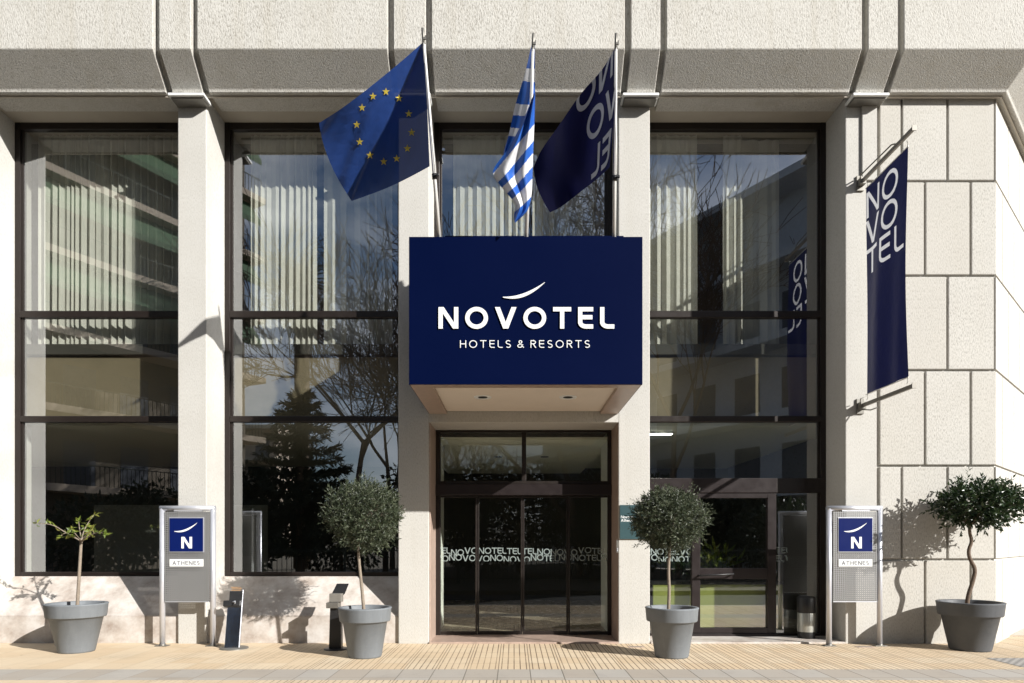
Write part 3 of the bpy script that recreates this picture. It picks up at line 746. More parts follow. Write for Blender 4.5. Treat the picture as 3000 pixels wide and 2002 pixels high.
# ------------------------------------------------------------------ flags
def plerp(pts, t):
    L = [0]
    for a, c in zip(pts, pts[1:]): L.append(L[-1]+math.hypot(c[0]-a[0], c[1]-a[1]))
    d = t*L[-1]
    for i in range(len(pts)-1):
        if d <= L[i+1] or i == len(pts)-2:
            k = (d-L[i])/max(1e-6, L[i+1]-L[i]); return (pts[i][0]+(pts[i+1][0]-pts[i][0])*k, pts[i][1]+(pts[i+1][1]-pts[i][1])*k)
def smooth(pts, n=3):
    for _ in range(n):
        o = [pts[0]]
        for a, c in zip(pts, pts[1:]): o += [(a[0]*.75+c[0]*.25, a[1]*.75+c[1]*.25),(a[0]*.25+c[0]*.75, a[1]*.25+c[1]*.75)]
        pts = o+[pts[-1]]
    return pts
def coons(T, B, H, Fl, depth):
    T, B, H, Fl = [smooth(k) for k in (T,B,H,Fl)]
    c00, c10, c01, c11 = H[0], T[-1], H[-1], B[-1]
    def S(u, v):
        t = plerp(T,u); bb = plerp(B,u); hh = plerp(H,v); ff = plerp(Fl,v)
        r = [(1-v)*t[k]+v*bb[k]+(1-u)*hh[k]+u*ff[k]-((1-u)*(1-v)*c00[k]+u*(1-v)*c10[k]+(1-u)*v*c01[k]+u*v*c11[k]) for k in (0,1)]
        return DP(r[0], r[1], depth(u,v))
    return S
def cloth_grid(name, S, nu, nv, mats, pick=None, parent=None):
    b = MB(); g = [[b.bm.verts.new(S(i/nu, j/nv)) for i in range(nu+1)] for j in range(nv+1)]
    for j in range(nv):
        for i in range(nu):
            f = b.bm.faces.new((g[j][i],g[j+1][i],g[j+1][i+1],g[j][i+1])); f.smooth = True
            if pick: f.material_index = pick((i+.5)/nu, (j+.5)/nv)
    return b.build(name, mats, parent)
def on_cloth(S, u, v, d):
    p = S(u,v); return p+(co.location-p).normalized()*d
sm = lambda x, k=.05: .5*(x+math.sqrt(x*x+k*k))
# blue starred flag
def eu_depth(u, v):
    e = u-v; p = sm(e,.04); q = sm(-e,.04); m = min(u,v)
    return -2.34+p*(-.22)+q*.20+(u if u < v else v)*1.12+.03*math.sin(8*u+3*v)*u*(1-v)+.030*math.sin(15*u-11*v)*p+.012*math.sin(27*u-20*v+1)*u
EUS = coons([(972,96),(930,134),(860,192),(790,246),(732,283)], [(986,382),(950,402),(890,432),(807,462)], [(972,96),(980,240),(986,382)], [(732,283),(741,332),(768,400),(807,462)], eu_depth)
fl = thing('flag', 'royal blue flag with a ring of yellow stars, leftmost on its pole', 'flag', EUS(0,0))
fo = Matrix.Translation(-fl.location)
cloth_grid('cloth', EUS, 60, 44, [M['eu_blue']], None, fl)
def dinv(S, tx, ty):          # (u, v) whose picture point is nearest the wanted one
    best = None
    lo, hi = [0,0],[1,1]
    for lvl in range(4):
        for i in range(13):
            for j in range(13):
                u = lo[0]+(hi[0]-lo[0])*i/12; v = lo[1]+(hi[1]-lo[1])*j/12
                p = S(u,v); s = F/(p.y-CAMY); e = (VX+p.x*s-tx*KD)**2+(VY-(p.z-EYE)*s-ty*KD)**2
                if best is None or e < best[0]: best = (e,u,v)
        du, dv = (hi[0]-lo[0])/10, (hi[1]-lo[1])/10
        lo = [max(0,best[1]-du), max(0,best[2]-dv)]; hi = [min(1,best[1]+du), min(1,best[2]+dv)]
    return best[1], best[2]
q2 = lambda x, y: ((1000+x/2.24)/KD, (y/2.24)/KD)
stars = [(293,603),(208,633),(136,708),(101,820),(121,932),(188,1020),(278,1062),(363,1042),(433,976),(461,870),(442,748),(378,646)]
for sx, sy in stars:
    cx, cy = q2(sx, sy); b = MB()
    pts = []
    for k in range(10):
        a = math.pi/2+k*math.pi/5; r = (9.6 if k%2 == 0 else 3.9)
        u, v = dinv(EUS, cx+r*math.cos(a)*.92, cy-r*math.sin(a)); pts.append(on_cloth(EUS,u,v,.012))
    u, v = dinv(EUS, cx, cy); cc = b.bm.verts.new(on_cloth(EUS,u,v,.012)); vs = [b.bm.verts.new(p) for p in pts]
    for k in range(10): b.bm.faces.new((cc,vs[k],vs[(k+1)%10]))
    b.build('star', M['eu_gold'], fl)
for c in fl.children: c.matrix_parent_inverse = fo
# striped flag: two hanging folds of one cloth
def fold(L, Rr, dep):
    L, Rr = smooth(L), smooth(Rr)
    def S(u, v):
        a = plerp(Rr,v); c = plerp(L,v); return DP(a[0]+(c[0]-a[0])*u, a[1]+(c[1]-a[1])*u, dep(u,v))
    return S
QL = lambda pts: [q2(*p) for p in pts]
gA = fold(QL([(1250,290),(1225,400),(1195,520),(1140,690),(1118,800),(1095,900),(1075,960),(1062,1015)]), QL([(1270,290),(1270,420),(1271,560),(1272,640),(1230,740),(1180,850),(1140,920),(1100,985)]), lambda u,v: -2.33+.34*v+.16*u+.035*math.sin(7*u+5*v))
gB = fold(QL([(1264,612),(1200,778),(1150,880),(1092,985),(990,1112),(1000,1162),(1060,1242),(1133,1322),(1146,1345),(1130,1425),(1138,1462)]), QL([(1273,612),(1268,800),(1262,950),(1256,1100),(1252,1230),(1248,1290),(1228,1380),(1185,1425),(1140,1464)]), lambda u,v: -2.31+.39*v-.20*math.sin(3.0*u)*(.3+.12*v)+.05*math.sin(11*u+5*v)*(u*(1-u)*4))
def r2(p):
    s_ = F/(p.y-CAMY); return (VX+p.x*s_-1000)*2.24, (VY-(p.z-EYE)*s_)*2.24
def pickA(u, v):
    x, y = r2(gA(u,v)); y -= .10*(x-1230)
    return int(450 < y < 537 or 690 < y < 766 or 850 < y < 905)
def pickB(u, v):
    x, y = r2(gB(u,v)); k = 1.2 if y < 1150 else 1.2-.0012*(y-1150)
    w_ = y+k*(x-1255)
    return int(830 < w_ < 935 or 1010 < w_ < 1095 or 1172 < w_ < 1285)
f2 = thing('flag', 'blue and white striped flag hanging limp on the middle pole', 'flag', gA(0,0))
oA = cloth_grid('cloth', gA, 48, 150, [M['gr_blue'],M['white_cloth']], pickA, f2)
oB = cloth_grid('cloth_fold', gB, 48, 150, [M['gr_blue'],M['white_cloth']], pickB, f2)
for c in f2.children: c.matrix_parent_inverse = Matrix.Translation(-f2.location)
# navy flag seen from its back, lettering mirrored
def nv_depth(u, v):
    return -2.34+.22*v+.95*u+.06*math.sin(9*u-3*v)*min(1,3*u)+.025*math.sin(17*u+3*v)*min(1,2*u)
NS = coons([(1416,100),(1386,158),(1332,214),(1282,290),(1240,346),(1224,386)], [(1399,384),(1370,412),(1330,442),(1288,476),(1262,488)], [(1416,100),(1412,240),(1399,384)], [(1224,386),(1230,425),(1245,460),(1262,488)], nv_depth)
f3 = thing('flag', 'navy flag with mirrored white lettering drooping on the right pole', 'flag', NS(0,0))
cloth_grid('cloth', NS, 60, 44, [M['navy_cloth']], None, f3)
def nf(u, v, d): return on_cloth(NS, min(.999,max(0,u)), min(.999,max(0,v)), .010+d)
for txt, v0, us in (('NO',-.10,(.055,.265)),('VO',.275,(-.04,.165)),('EL',.66,(.03,.20))):
    for c, u0 in zip(txt, us):
        S, wd = glyph(c, .085); mb = MB()
        S2 = [[((u0+a[0]*.19, v0+(1-a[1])*.30),(u0+e[0]*.19, v0+(1-e[1])*.30)) for a, e in s] for s in S]
        strips_mesh(mb, S2, nf, .001, 0, .0006); mb.build('letter', M['white_cloth'], f3)
for c in f3.children: c.matrix_parent_inverse = Matrix.Translation(-f3.location)

# ------------------------------------------------------------------ vertical banner and its arms
XB = 5.06; by0, by1 = -.2, -1.235; bz1, bz0 = EYE+5.06, EYE+2.10
bn = thing('banner', 'tall narrow navy banner with white lettering hung out from the right pier', 'banner', (XB,by0,bz0))
def bpos(y, z): return XB+.014*math.sin(11*(y-by0)+.5*z)*(.35+.65*(bz1-z)/(bz1-bz0))+.03*math.sin(2.2*(y-by0))*math.sin(math.pi*(z-bz0)/(bz1-bz0))+.006*math.sin(9*y+2*z)*(1 if True else 0)
ltr = []
for txt, zc, us in (('NO',4.79,(.01,.43)),('VO',4.385,(-.01,.43)),('TEL',3.97,(.0,.40,.745))):
    for c, u0 in zip(txt, us):
        S, wd = glyph(c, .072); sz = .365; z0 = EYE+zc-.18
        ltr.append((u0-.01, u0+wd*sz+.02, z0-.01, z0+sz+.01, [[((u0+a[0]*sz, z0+a[1]*sz),(u0+e[0]*sz, z0+e[1]*sz)) for a, e in q] for q in S]))
def inquad(p, a, b_, c, d):
    for t in ((a,b_,c),(a,c,d)):
        k = [(t[m][0]-p[0])*(t[(m+1)%3][1]-p[1])-(t[m][1]-p[1])*(t[(m+1)%3][0]-p[0]) for m in range(3)]
        if min(k) >= 0 or max(k) <= 0: return True
    return False
nu, nv = 190, 590
bw_, bh_ = by0-by1, bz1-bz0
vid = {}
mbs = [MB()]+[MB() for _ in ltr]
def bvert(k, i, j):
    key = (k,i,j)
    if key not in vid:
        y = by0-bw_*i/nu; z = bz0+bh_*j/nv; vid[key] = mbs[k].bm.verts.new((bpos(y,z), y, z))
    return vid[key]
jl = int((min(q[2] for q in ltr)-bz0)/bh_*nv)-1; jl -= jl%10
def bface(i0, i1, j0, j1, k):
    f = mbs[k].bm.faces.new((bvert(k,i0,j0),bvert(k,i0,j1),bvert(k,i1,j1),bvert(k,i1,j0))); f.smooth = True
for j in range(0, jl, 10):
    for i in range(0, nu, 10): bface(i, i+10, j, j+10, 0)
for j in range(jl, nv):
    z = bz0+bh_*(j+.5)/nv
    for i in range(nu):
        u = bw_*(i+.5)/nu; k = 0
        for n_, (ua, ub, za, zb_, S2) in enumerate(ltr):
            if ua < u < ub and za < z < zb_:
                for st in S2:
                    if any(inquad((u,z), st[m][0], st[m][1], st[m+1][1], st[m+1][0]) for m in range(len(st)-1)): k = n_+1; break
            if k: break
        bface(i, i+1, j, j+1, k)
mbs[0].build('cloth', M['banner_navy'], bn)
for m in mbs[1:]: m.build('letter', M['banner_white'], bn)
for zz in (bz1, bz0-.004):
    b = MB(); b.tube([(XB,by0+.02,zz),(XB,by1-.01,zz)], .007, 8); b.build('hem_rod', M['pole'], bn)
for yy in (by0-.02, by1+.02):
    for zz, sg in ((bz1,1),(bz0,-1)):
        b = MB(); b.tube([(XB,yy,zz),(XB+.008,yy,zz+sg*.05),(XB-.006,yy,zz+sg*.085)], .004, 5); b.build('hook', M['steel_dark'], bn)
def arm_part(zz, sg):
    Mz = Matrix.Translation((XB,0,zz)); pm = lambda q: Mz@Vector(q)
    b = MB(); b.box(-.018,.018,-1.36,-.03,-.026,.026,.004,Mz); b.box(-.03,.03,-1.372,-1.361,-.036,.036,.003,Mz); a = b.build('arm', M['arm_steel'], bn)
    b = MB(); b.box(-.055,.055,-.028,-.002,-.11,.11,.004,Mz); b.box(-.04,.04,-.12,-.03,-.05,.05,.004,Mz); b.build('wall_plate', M['steel_dark'], a)
    b = MB()
    if sg > 0: b.tube([pm(q) for q in ((-.02,-.06,.09),(-.01,-.2,.10),(0,-.85,.085),(0,-.95,.04))], .010, 7)
    else: b.tube([pm(q) for q in ((-.02,-.10,-.06),(.05,-.22,-.09),(.1,-.3,-.07))], .009, 7)
    b.tube([pm(q) for q in ((-.05,-.10,-.02),(-.05,-.13,.09),(.03,-.14,.12))], .007, 6); b.build('spring_rod', M['steel_dark'], a)
    return a
arm_part(bz1+.16, 1); arm_part(bz0-.14, -1)
for c in bn.children: c.matrix_parent_inverse = Matrix.Translation(-bn.location)

# ------------------------------------------------------------------ totem signs
def totem():
    t = thing('totem_sign', 'x', 'sign', (0,0,0))
    W, Hh = .80, 2.01; r = .038
    for sx in (-1,1):
        b = MB(); x = sx*(W/2-r); b.tube([(x,0,.012),(x,0,Hh-r)], r, 16); b.build('post', M['alu'], t)
        b = MB(); b.box(x-.085,x+.085,-.06,.06,.0,.012,.003); b.lathe([(.045,.012),(.045,.03),(.0,.031)], (x,0,0), 14); b.build('base_plate', M['steel_dark'], t)
    b = MB(); b.tube([(-W/2+r*.2,0,Hh-r),(W/2-r*.2,0,Hh-r)], r, 16); b.build('top_rail', M['alu'], t)
    x0, x1, z0, z1 = -W/2+.084, W/2-.088, .635, 1.925
    b = MB(); b.poly([(x0,-.03,z0),(x1,-.03,z0),(x1,-.03,z1),(x0,-.03,z1)]); b.poly([(x0,.05,z0),(x1,.05,z0),(x1,.05,z1),(x0,.05,z1)])
    b.poly([(x0,-.03,z0),(x0,.05,z0),(x0,.05,z1),(x0,-.03,z1)]); b.poly([(x1,-.03,z0),(x1,.05,z0),(x1,.05,z1),(x1,-.03,z1)])
    b.build('panel', M['perf'], t)
    b = MB()
    b.box(x0,x1,-.034,.054,z0-.006,z0+.004,.002); b.box(x0+.13,x1-.1,-.028,.02,z1+.002,z1+.04); b.build('panel_rail', M['alu'], t)
    q7 = lambda y: (1893-(1300+y/2.234))/204.6
    lx0, lx1 = (1120-1229)/2.234/204.6, (1338-1229)/2.234/204.6
    lz0, lz1 = q7(706), q7(489)
    b = MB(); b.box(lx0-.012,lx1+.012,-.040,-.031,lz0-.012,lz1+.012,.002); lp = b.build('logo_border', M['alu'], t)
    b = MB(); b.box(lx0,lx1,-.046,-.0405,lz0,lz1,.001); lp = b.build('logo_plate', M['logo_blue'], t)
    f = lambda u, v, d: Vector((u,-.0465-d,v))
    hx = lambda x: (x-1229)/2.234/204.6
    sz = q7(612)-q7(685); S, wd = glyph('N', .10)
    write('N', hx(1198), q7(686), sz*1.03, .105, 0, f, .003, M['white'], lp)
    swoosh(hx(1152), q7(576), hx(1300)-hx(1152), q7(520)-q7(576), f, .003, M['white'], lp)
    b = MB(); b.box(lx0-.002,lx1,-.040,-.031,q7(804),q7(757),.001); npl = b.build('name_plate', M['white'], t)
    sz = q7(768)-q7(794); wn = sum(glyph(c,.085)[1] for c in 'ATHENES'); sp = ((hx(1316)-hx(1138))/sz-wn)/6
    write('ATHENES', hx(1138), q7(794), sz, .085, sp, lambda u,v,d: Vector((u,-.0405-d,v)), .0015, M['letter_grey'], npl)
    return t
T0 = totem(); YT = -.225
T0['label'] = 'silver totem sign with navy plate in front of the left pier'; T0['group'] = 'freestanding totem signs'
T0.location = ((550-VX)*(YT-CAMY)/F, YT, 0)
T1 = dup(T0, Matrix.Translation(((2502.5-VX)*(YT-CAMY)/F, YT, 0))); T1['label'] = 'silver totem sign with navy plate in front of the right pier, below the banner'

# ------------------------------------------------------------------ plaque and door intercom
pl = thing('wall_plaque', 'dark teal plaque with small white words on the pier behind the right olive tree', 'sign', (0,0,0))
px0, px1, pz0, pz1 = XA(1816,-.02), XA(1896,-.02), ZA(1580,-.02), ZA(1480,-.02)
b = MB(); b.box(px0,px1,-.024,-.004,pz0,pz1,.002); b.build('plate', M['teal'], pl)
fP = lambda u, v, d: Vector((u,-.0245-d,v))
for txt, yb in (('Novotel',1519),('Athenes',1529)):
    write(txt, XA(1819,-.02), ZA(yb,-.02), .040, .07, .08, fP, .0012, M['white'], pl, 'lettering', True)
ic = thing('intercom', 'small grey intercom box on the right door jamb', 'intercom', (0,0,0))
b = MB(); b.box(1.50,1.528,.004,.014,1.33,1.52,.002); b.build('case', M['steel_dark'], ic)
b = MB(); b.box(1.505,1.523,-.002,.003,1.35,1.40,.001); b.build('button', M['alu'], ic)

# ------------------------------------------------------------------ sanitiser stands
def stand():
    t = thing('sanitiser_stand', 'x', 'stand', (0,0,0))
    b = MB(); b.lathe([(.0,.018),(.175,.018),(.19,.012),(.195,.0)], (0,0,0), 36); b.build('base', M['steel_dark'], t)
    b = MB(); Mt = Matrix.Translation((-.02,-.05,.018))@Matrix.Rotation(R(-16),4,'X')
    b.box(-.095,.095,-.008,.008,.0,.575,.002,Mt); b.build('mirror_panel', M['mirror'], t)
    b = MB(); b.box(-.10,.10,.009,.05,.0,.575,.003,Mt); b.build('column', M['black'], t)
    b = MB(); b.box(-.145,.09,-.06,.06,.575,.66,.010,Mt); b.box(-.08,.10,-.015,.05,.66,.80,.006,Mt); b.build('dispenser', M['black'], t)
    b = MB(); b.tube([Mt@Vector((-.02,-.062,.63)),Mt@Vector((.03,-.11,.635)),Mt@Vector((.03,-.12,.60))], .010, 8); b.build('nozzle', M['alu'], t)
    b = MB()
    for k in range(3): b.box(-.075+.012*(k%2),.075-.015*((k+1)%2),.012,.014,.815+.022*k,.819+.022*k,.0,Mt)
    b.build('printed_sign', M['orange'], t)
    b = MB(); b.box(.092,.102,-.010,.03,.0,.82,.002,Mt); b.build('edge_strip', M['alu'], t)
    return t
S0 = stand(); S0['label'] = 'sanitiser stand with polished blue reflecting panel right of the left totem sign'; S0['group'] = 'sanitiser stands on the pavement'
S0.location = (XA(686,-.45), -.45, 0); S0.rotation_euler.z = R(8)
S1 = thing('sanitiser_stand', 'slim black sanitiser stand with angled dark top beside the left olive pot', 'stand', (XA(985,-.52),-.52,0), 'sanitiser stands on the pavement')
b = MB(); b.lathe([(.0,.018),(.15,.018),(.165,.012),(.17,.0)], (.0,0,0), 36); b.build('base', M['black'], S1)
b = MB(); b.prism([(-.088,.018),(.080,.018),(.075,.575),(-.072,.575)], 'y', -.05, .05); b.build('column', M['black'], S1)
b = MB(); b.box(-.115,.055,-.10,.05,.577,.655,.006); b.build('tray', M['steel_dark'], S1)
b = MB(); b.box(-.085,.085,-.05,.06,.657,.775,.008); b.build('dispenser', M['arm_steel'], S1)
b = MB(); b.prism([(-.085,.765),(-.03,.745),(-.19,.90),(-.20,.895)], 'x', -.088, .078); b.bm.transform(Matrix(((1,-.25,0,0),(0,-1,0,0),(0,0,1,0),(0,0,0,1)))); bmesh.ops.recalc_face_normals(b.bm, faces=b.bm.faces[:]); b.build('angled_top', M['black'], S1)

# ------------------------------------------------------------------ pots and small trees
def pot(x, y, rt, rb, h, mat, label):
    t = thing('plant_pot', label, 'pot', (x,y,0), 'round tapered plant pots along the front')
    rim = h*.27; ro = rt*.93
    b = MB(); b.lathe([(0,.0),(rb*.96,.0),(rb,.02),(ro-.035,h-rim-.004),(ro-.012,h-rim-.0)], (0,0,0), 64); b.build('bowl', mat, t)
    b = MB(); b.lathe([(ro-.03,h-rim),(ro-.004,h-rim-.006),(ro+.004,h-rim+.006),(rt-.008,h-.02),(rt,h-.008),(rt-.008,h),(rt-.05,h),(rt-.058,h-.012),(rt-.075,h-.12)], (0,0,0), 64); b.build('rim', mat, t)
    b = MB(); rr = random.Random(int(x*100)); n = 24; c = b.bm.verts.new((0,0,h-.07)); prev = None; rings = []
    for q in (.3,.6,.85,1.0):
        rings.append([b.bm.verts.new(((rt-.066)*q*math.cos(2*math.pi*k/n),(rt-.066)*q*math.sin(2*math.pi*k/n),h-.075+rr.uniform(-.012,.012))) for k in range(n)])
    for k in range(n): b.bm.faces.new((c,rings[0][k],rings[0][(k+1)%n]))
    for A, B in zip(rings, rings[1:]):
        for k in range(n): b.bm.faces.new((A[k],A[(k+1)%n],B[(k+1)%n],B[k]))
    b.build('soil', M['soil'], t); return t
pots = [(XA(224,-.71),-.71,.385,.225,.66,'pot','wide light grey pot of the small sparse tree at far left'),
        (XA(1069.5,-1.12),-1.12,.345,.215,.645,'pot','light grey pot of the left olive tree beside the entrance'),
        (XA(1968,-1.12),-1.12,.345,.215,.645,'pot','light grey pot of the right olive tree beside the entrance'),
        (XA(2842,-.55),-.55,.415,.255,.665,'pot_dark','large dark grey pot at the block wall on the far right')]
for x, y, rt, rb, h, mt, lb in pots: pot(x, y, rt, rb, h, M[mt], lb)

def leaf_q(bm, p, d, L, W, rr, curl=.15):
    d = d.normalized(); s = d.cross(Vector((rr.uniform(-1,1),rr.uniform(-1,1),rr.uniform(-1,1)))).normalized(); n = d.cross(s)
    a = bm.verts.new(p); m1 = bm.verts.new(p+d*L*.45+s*W*.5+n*L*.06); m2 = bm.verts.new(p+d*L*.45-s*W*.5+n*L*.06); e = bm.verts.new(p+d*L-n*L*curl)
    c = bm.verts.new(p+d*L*.5-n*L*.02)
    bm.faces.new((a,m1,c)); bm.faces.new((a,c,m2)); bm.faces.new((m1,e,c)); bm.faces.new((c,e,m2))
def rdir(rr):
    while True:
        v = Vector((rr.uniform(-1,1),rr.uniform(-1,1),rr.uniform(-1,1)))
        if .05 < v.length < 1: return v.normalized()
def ball_tree(name, label, base, trunk, c, rad, nsprig, leaves, L, W, lm, bm_, seed, tr=.022, lump=.16, inner=.35):
    rr = random.Random(seed); t = thing(name, label, 'tree', base); O = Vector(base)
    b = MB(); pts = smooth3(trunk); n = len(pts)
    b.tube([p-O for p in pts], [tr*(1.15-.4*i/(n-1)) for i in range(n)], 9)
    top = pts[-1]; tips = []
    for k in range(16):
        d = rdir(rr); d.z = abs(d.z)*.6+.1 if k < 10 else d.z*.5; e = c+Vector((d.x*rad[0]*.75,d.y*rad[1]*.75,d.z*rad[2]*.8)); m = top.lerp(e,.5)+rdir(rr)*.05
        b.tube([top-O-Vector((0,0,.03)), m-O, e-O], [tr*.55,tr*.32,.003], 5)
    b.build('trunk', bm_, t)
    lob = [(rdir(rr), rr.uniform(.55,1.0)) for _ in range(26)]
    b = MB()
    for i in range(nsprig):
        d = rdir(rr); f = inner+(1-inner)*rr.random()**.45
        k = 1.0
        for ld, s in lob: k += lump*max(0, d.dot(ld)-.80)*5*(s-.72)
        k *= rr.uniform(.93,1.06)
        p = c+Vector((d.x*rad[0],d.y*rad[1],d.z*rad[2]))*f*k
        sd = (d*1.0+rdir(rr)*.9+Vector((0,0,.35))).normalized()
        sl = L*leaves*.28
        for j in range(leaves):
            q = p+sd*sl*(j/leaves-.3)
            leaf_q(b.bm, q-O, sd*.7+rdir(rr)*.8, L*rr.uniform(.7,1.2), W*rr.uniform(.7,1.2), rr)
    for i in range(nsprig//34):                       # stray shoots breaking the outline
        d = rdir(rr); p = c+Vector((d.x*rad[0],d.y*rad[1],d.z*rad[2]))*rr.uniform(.92,1.0); sd = (d+rdir(rr)*.5+Vector((0,0,.3))).normalized()
        for j in range(leaves+3):
            leaf_q(b.bm, p+sd*L*.30*j-O, sd*.9+rdir(rr)*.7, L*rr.uniform(.6,1.05), W*rr.uniform(.7,1.1), rr)
    b.build('crown', lm, t); return t
def smooth3(pts, n=2):
    pts = [Vector(p) for p in pts]
    for _ in range(n):
        o = [pts[0]]
        for a, c in zip(pts, pts[1:]): o += [a.lerp(c,.25), a.lerp(c,.75)]
        pts = o+[pts[-1]]
    return pts
Y2 = -1.12
b2 = P(1067,1800,Y2)
ball_tree('olive_tree', 'clipped round olive tree in the pot left of the entrance', b2, [b2, P(1060,1720,Y2), P(1051,1640,Y2), P(1048,1570,Y2), P(1056,1545,Y2)], P(1066,1512,Y2), (.425,.43,.41), 1700, 9, .056, .0125, M['leaf_olive'], M['bark'], 21, .020, .45)
b3 = P(1958,1800,Y2)
ball_tree('olive_tree', 'clipped round olive tree in the pot right of the entrance', b3, [b3, P(1961,1730,Y2), P(1958,1670,Y2), P(1963,1600,Y2), P(1962,1575,Y2)], P(1958,1522,Y2), (.43,.43,.39), 1700, 9, .054, .0135, M['leaf_olive'], M['bark'], 22, .020, .45)
Y4 = -.55; r9 = lambda x, y: P(2000+x/2.234, 1300+y/2.234, Y4)
b4 = r9(1860,1075)
ball_tree('ficus_tree', 'dark glossy round topped tree with a wavy trunk at far right', b4, [b4, r9(1866,1000), r9(1900,900), r9(1918,820), r9(1880,760), r9(1868,700), r9(1895,640), r9(1876,580), r9(1880,520)], r9(1940,400), (.525,.47,.285), 540, 8, .078, .032, M['leaf_ficus'], M['bark_brown'], 23, .026, .45, .2)
# small sparse tree
Y1 = -.71; r7 = lambda x, y, dy=0: P(x/2.234, 1300+y/2.234, Y1+dy)
rr = random.Random(5); b1 = r7(505,1085); t = thing('young_tree', 'young sparse tree with a few yellow green leaves at far left', 'tree', b1)
b = MB(); O1 = b1
b.tube([p-O1 for p in smooth3([b1, r7(512,960), r7(522,800), r7(530,660), r7(534,620)])], [.032]*2+[.030]*4+[.027]*11, 10) if False else None
tp = smooth3([b1, r7(512,960), r7(522,800), r7(530,660), r7(534,620)]); b.tube([p-O1 for p in tp], [.024-.007*i/(len(tp)-1) for i in range(len(tp))], 10)
twigs = [((534,640),(440,590,.05),(340,525,-.05),(235,525,-.1)),((534,640),(480,610,-.1),(430,580,-.15),(390,610,-.2)),((534,630),(545,580,0),(575,520,.08),(615,465,.1)),((534,630),(520,560,.1),(515,510,.15)),((534,640),(590,600,-.08),(640,580,-.15),(690,590,-.2)),((534,640),(570,590,.1),(610,560,.2)),((534,640),(500,600,-.2),(470,560,-.25)),((534,640),(560,610,-.2),(590,570,-.3))]
b_l = MB()
for tw in twigs:
    pts = [r7(*q) for q in tw]; pts = smooth3(pts); n = len(pts)
    b.tube([p-O1 for p in pts], [.011-.008*i/(n-1) for i in range(n)], 6)
    for i, p in enumerate(pts):
        if i < n*.3: continue
        for k in range(rr.choice((0,1,1,2))):
            leaf_q(b_l.bm, p-O1+rdir(rr)*.015, rdir(rr)+Vector((0,0,.2)), rr.uniform(.06,.11), rr.uniform(.028,.048), rr, .25)
        if i == n-1:
            for k in range(4): leaf_q(b_l.bm, p-O1, rdir(rr)+Vector((0,0,.1)), rr.uniform(.045,.095), rr.uniform(.02,.042), rr, .25)
b.build('trunk', M['bark'], t); b_l.build('crown', M['leaf_lemon'], t)

# ------------------------------------------------------------------ inside the right bay: counter, plants, bin
ct = thing('low_counter', 'olive green low counter behind the glass door', 'counter', (3.3,.80,.023))
b = MB(); b.box(-1.1,.95,0,.05,0,ZA(1712,.80)-.03,.004); b.build('front_panel', M['olivepanel'], ct)
b = MB(); b.box(-1.12,.97,-.02,.45,ZA(1712,.80)-.028,ZA(1712,.80)+.02,.004); b.build('top', M['black'], ct)
for i, (x, y, s, lb) in enumerate(((2.75,1.35,.5,'leafy indoor plant behind the side light left of the glass door'),(3.35,1.35,.6,'leafy indoor plant on the counter behind the glass door'))):
    t = thing('indoor_plant', lb, 'plant', (x,y,ZA(1712,.80)+.04)); rr = random.Random(40+i)
    b = MB(); b.lathe([(0,0),(.10,0),(.13,.16),(.115,.16)], (0,0,0), 16); b.build('pot', M['black'], t)
    b = MB()
    for k in range(46):
        d = rdir(rr); d.z = abs(d.z)+.25; d.normalize(); q = Vector((0,0,.14)); L = s*rr.uniform(.5,1)
        for j in range(3): leaf_q(b.bm, q+d*L*(j/3), d+rdir(rr)*.6, L*.45, .055, rr, .3)
    b.build('foliage', M['leaf_lemon'] if i else M['leaf_ficus'], t)
bn_ = thing('litter_bin', 'grey steel litter bin standing beside the glass door, left of the right totem sign', 'bin', (XA(2362,.40),.40,.0265))
b = MB(); b.lathe([(.0,0),(.125,0),(.125,.10)], (0,0,0), 28); b.build('base', M['black'], bn_)
b = MB(); b.lathe([(.127,.10),(.130,.12),(.130,.38),(.127,.385)], (0,0,0), 28); b.build('body', M['metalbin'], bn_)
b = MB(); b.lathe([(.127,.386),(.134,.40),(.134,.61),(.11,.635),(0,.64)], (0,0,0), 28); b.build('hood', M['black'], bn_)

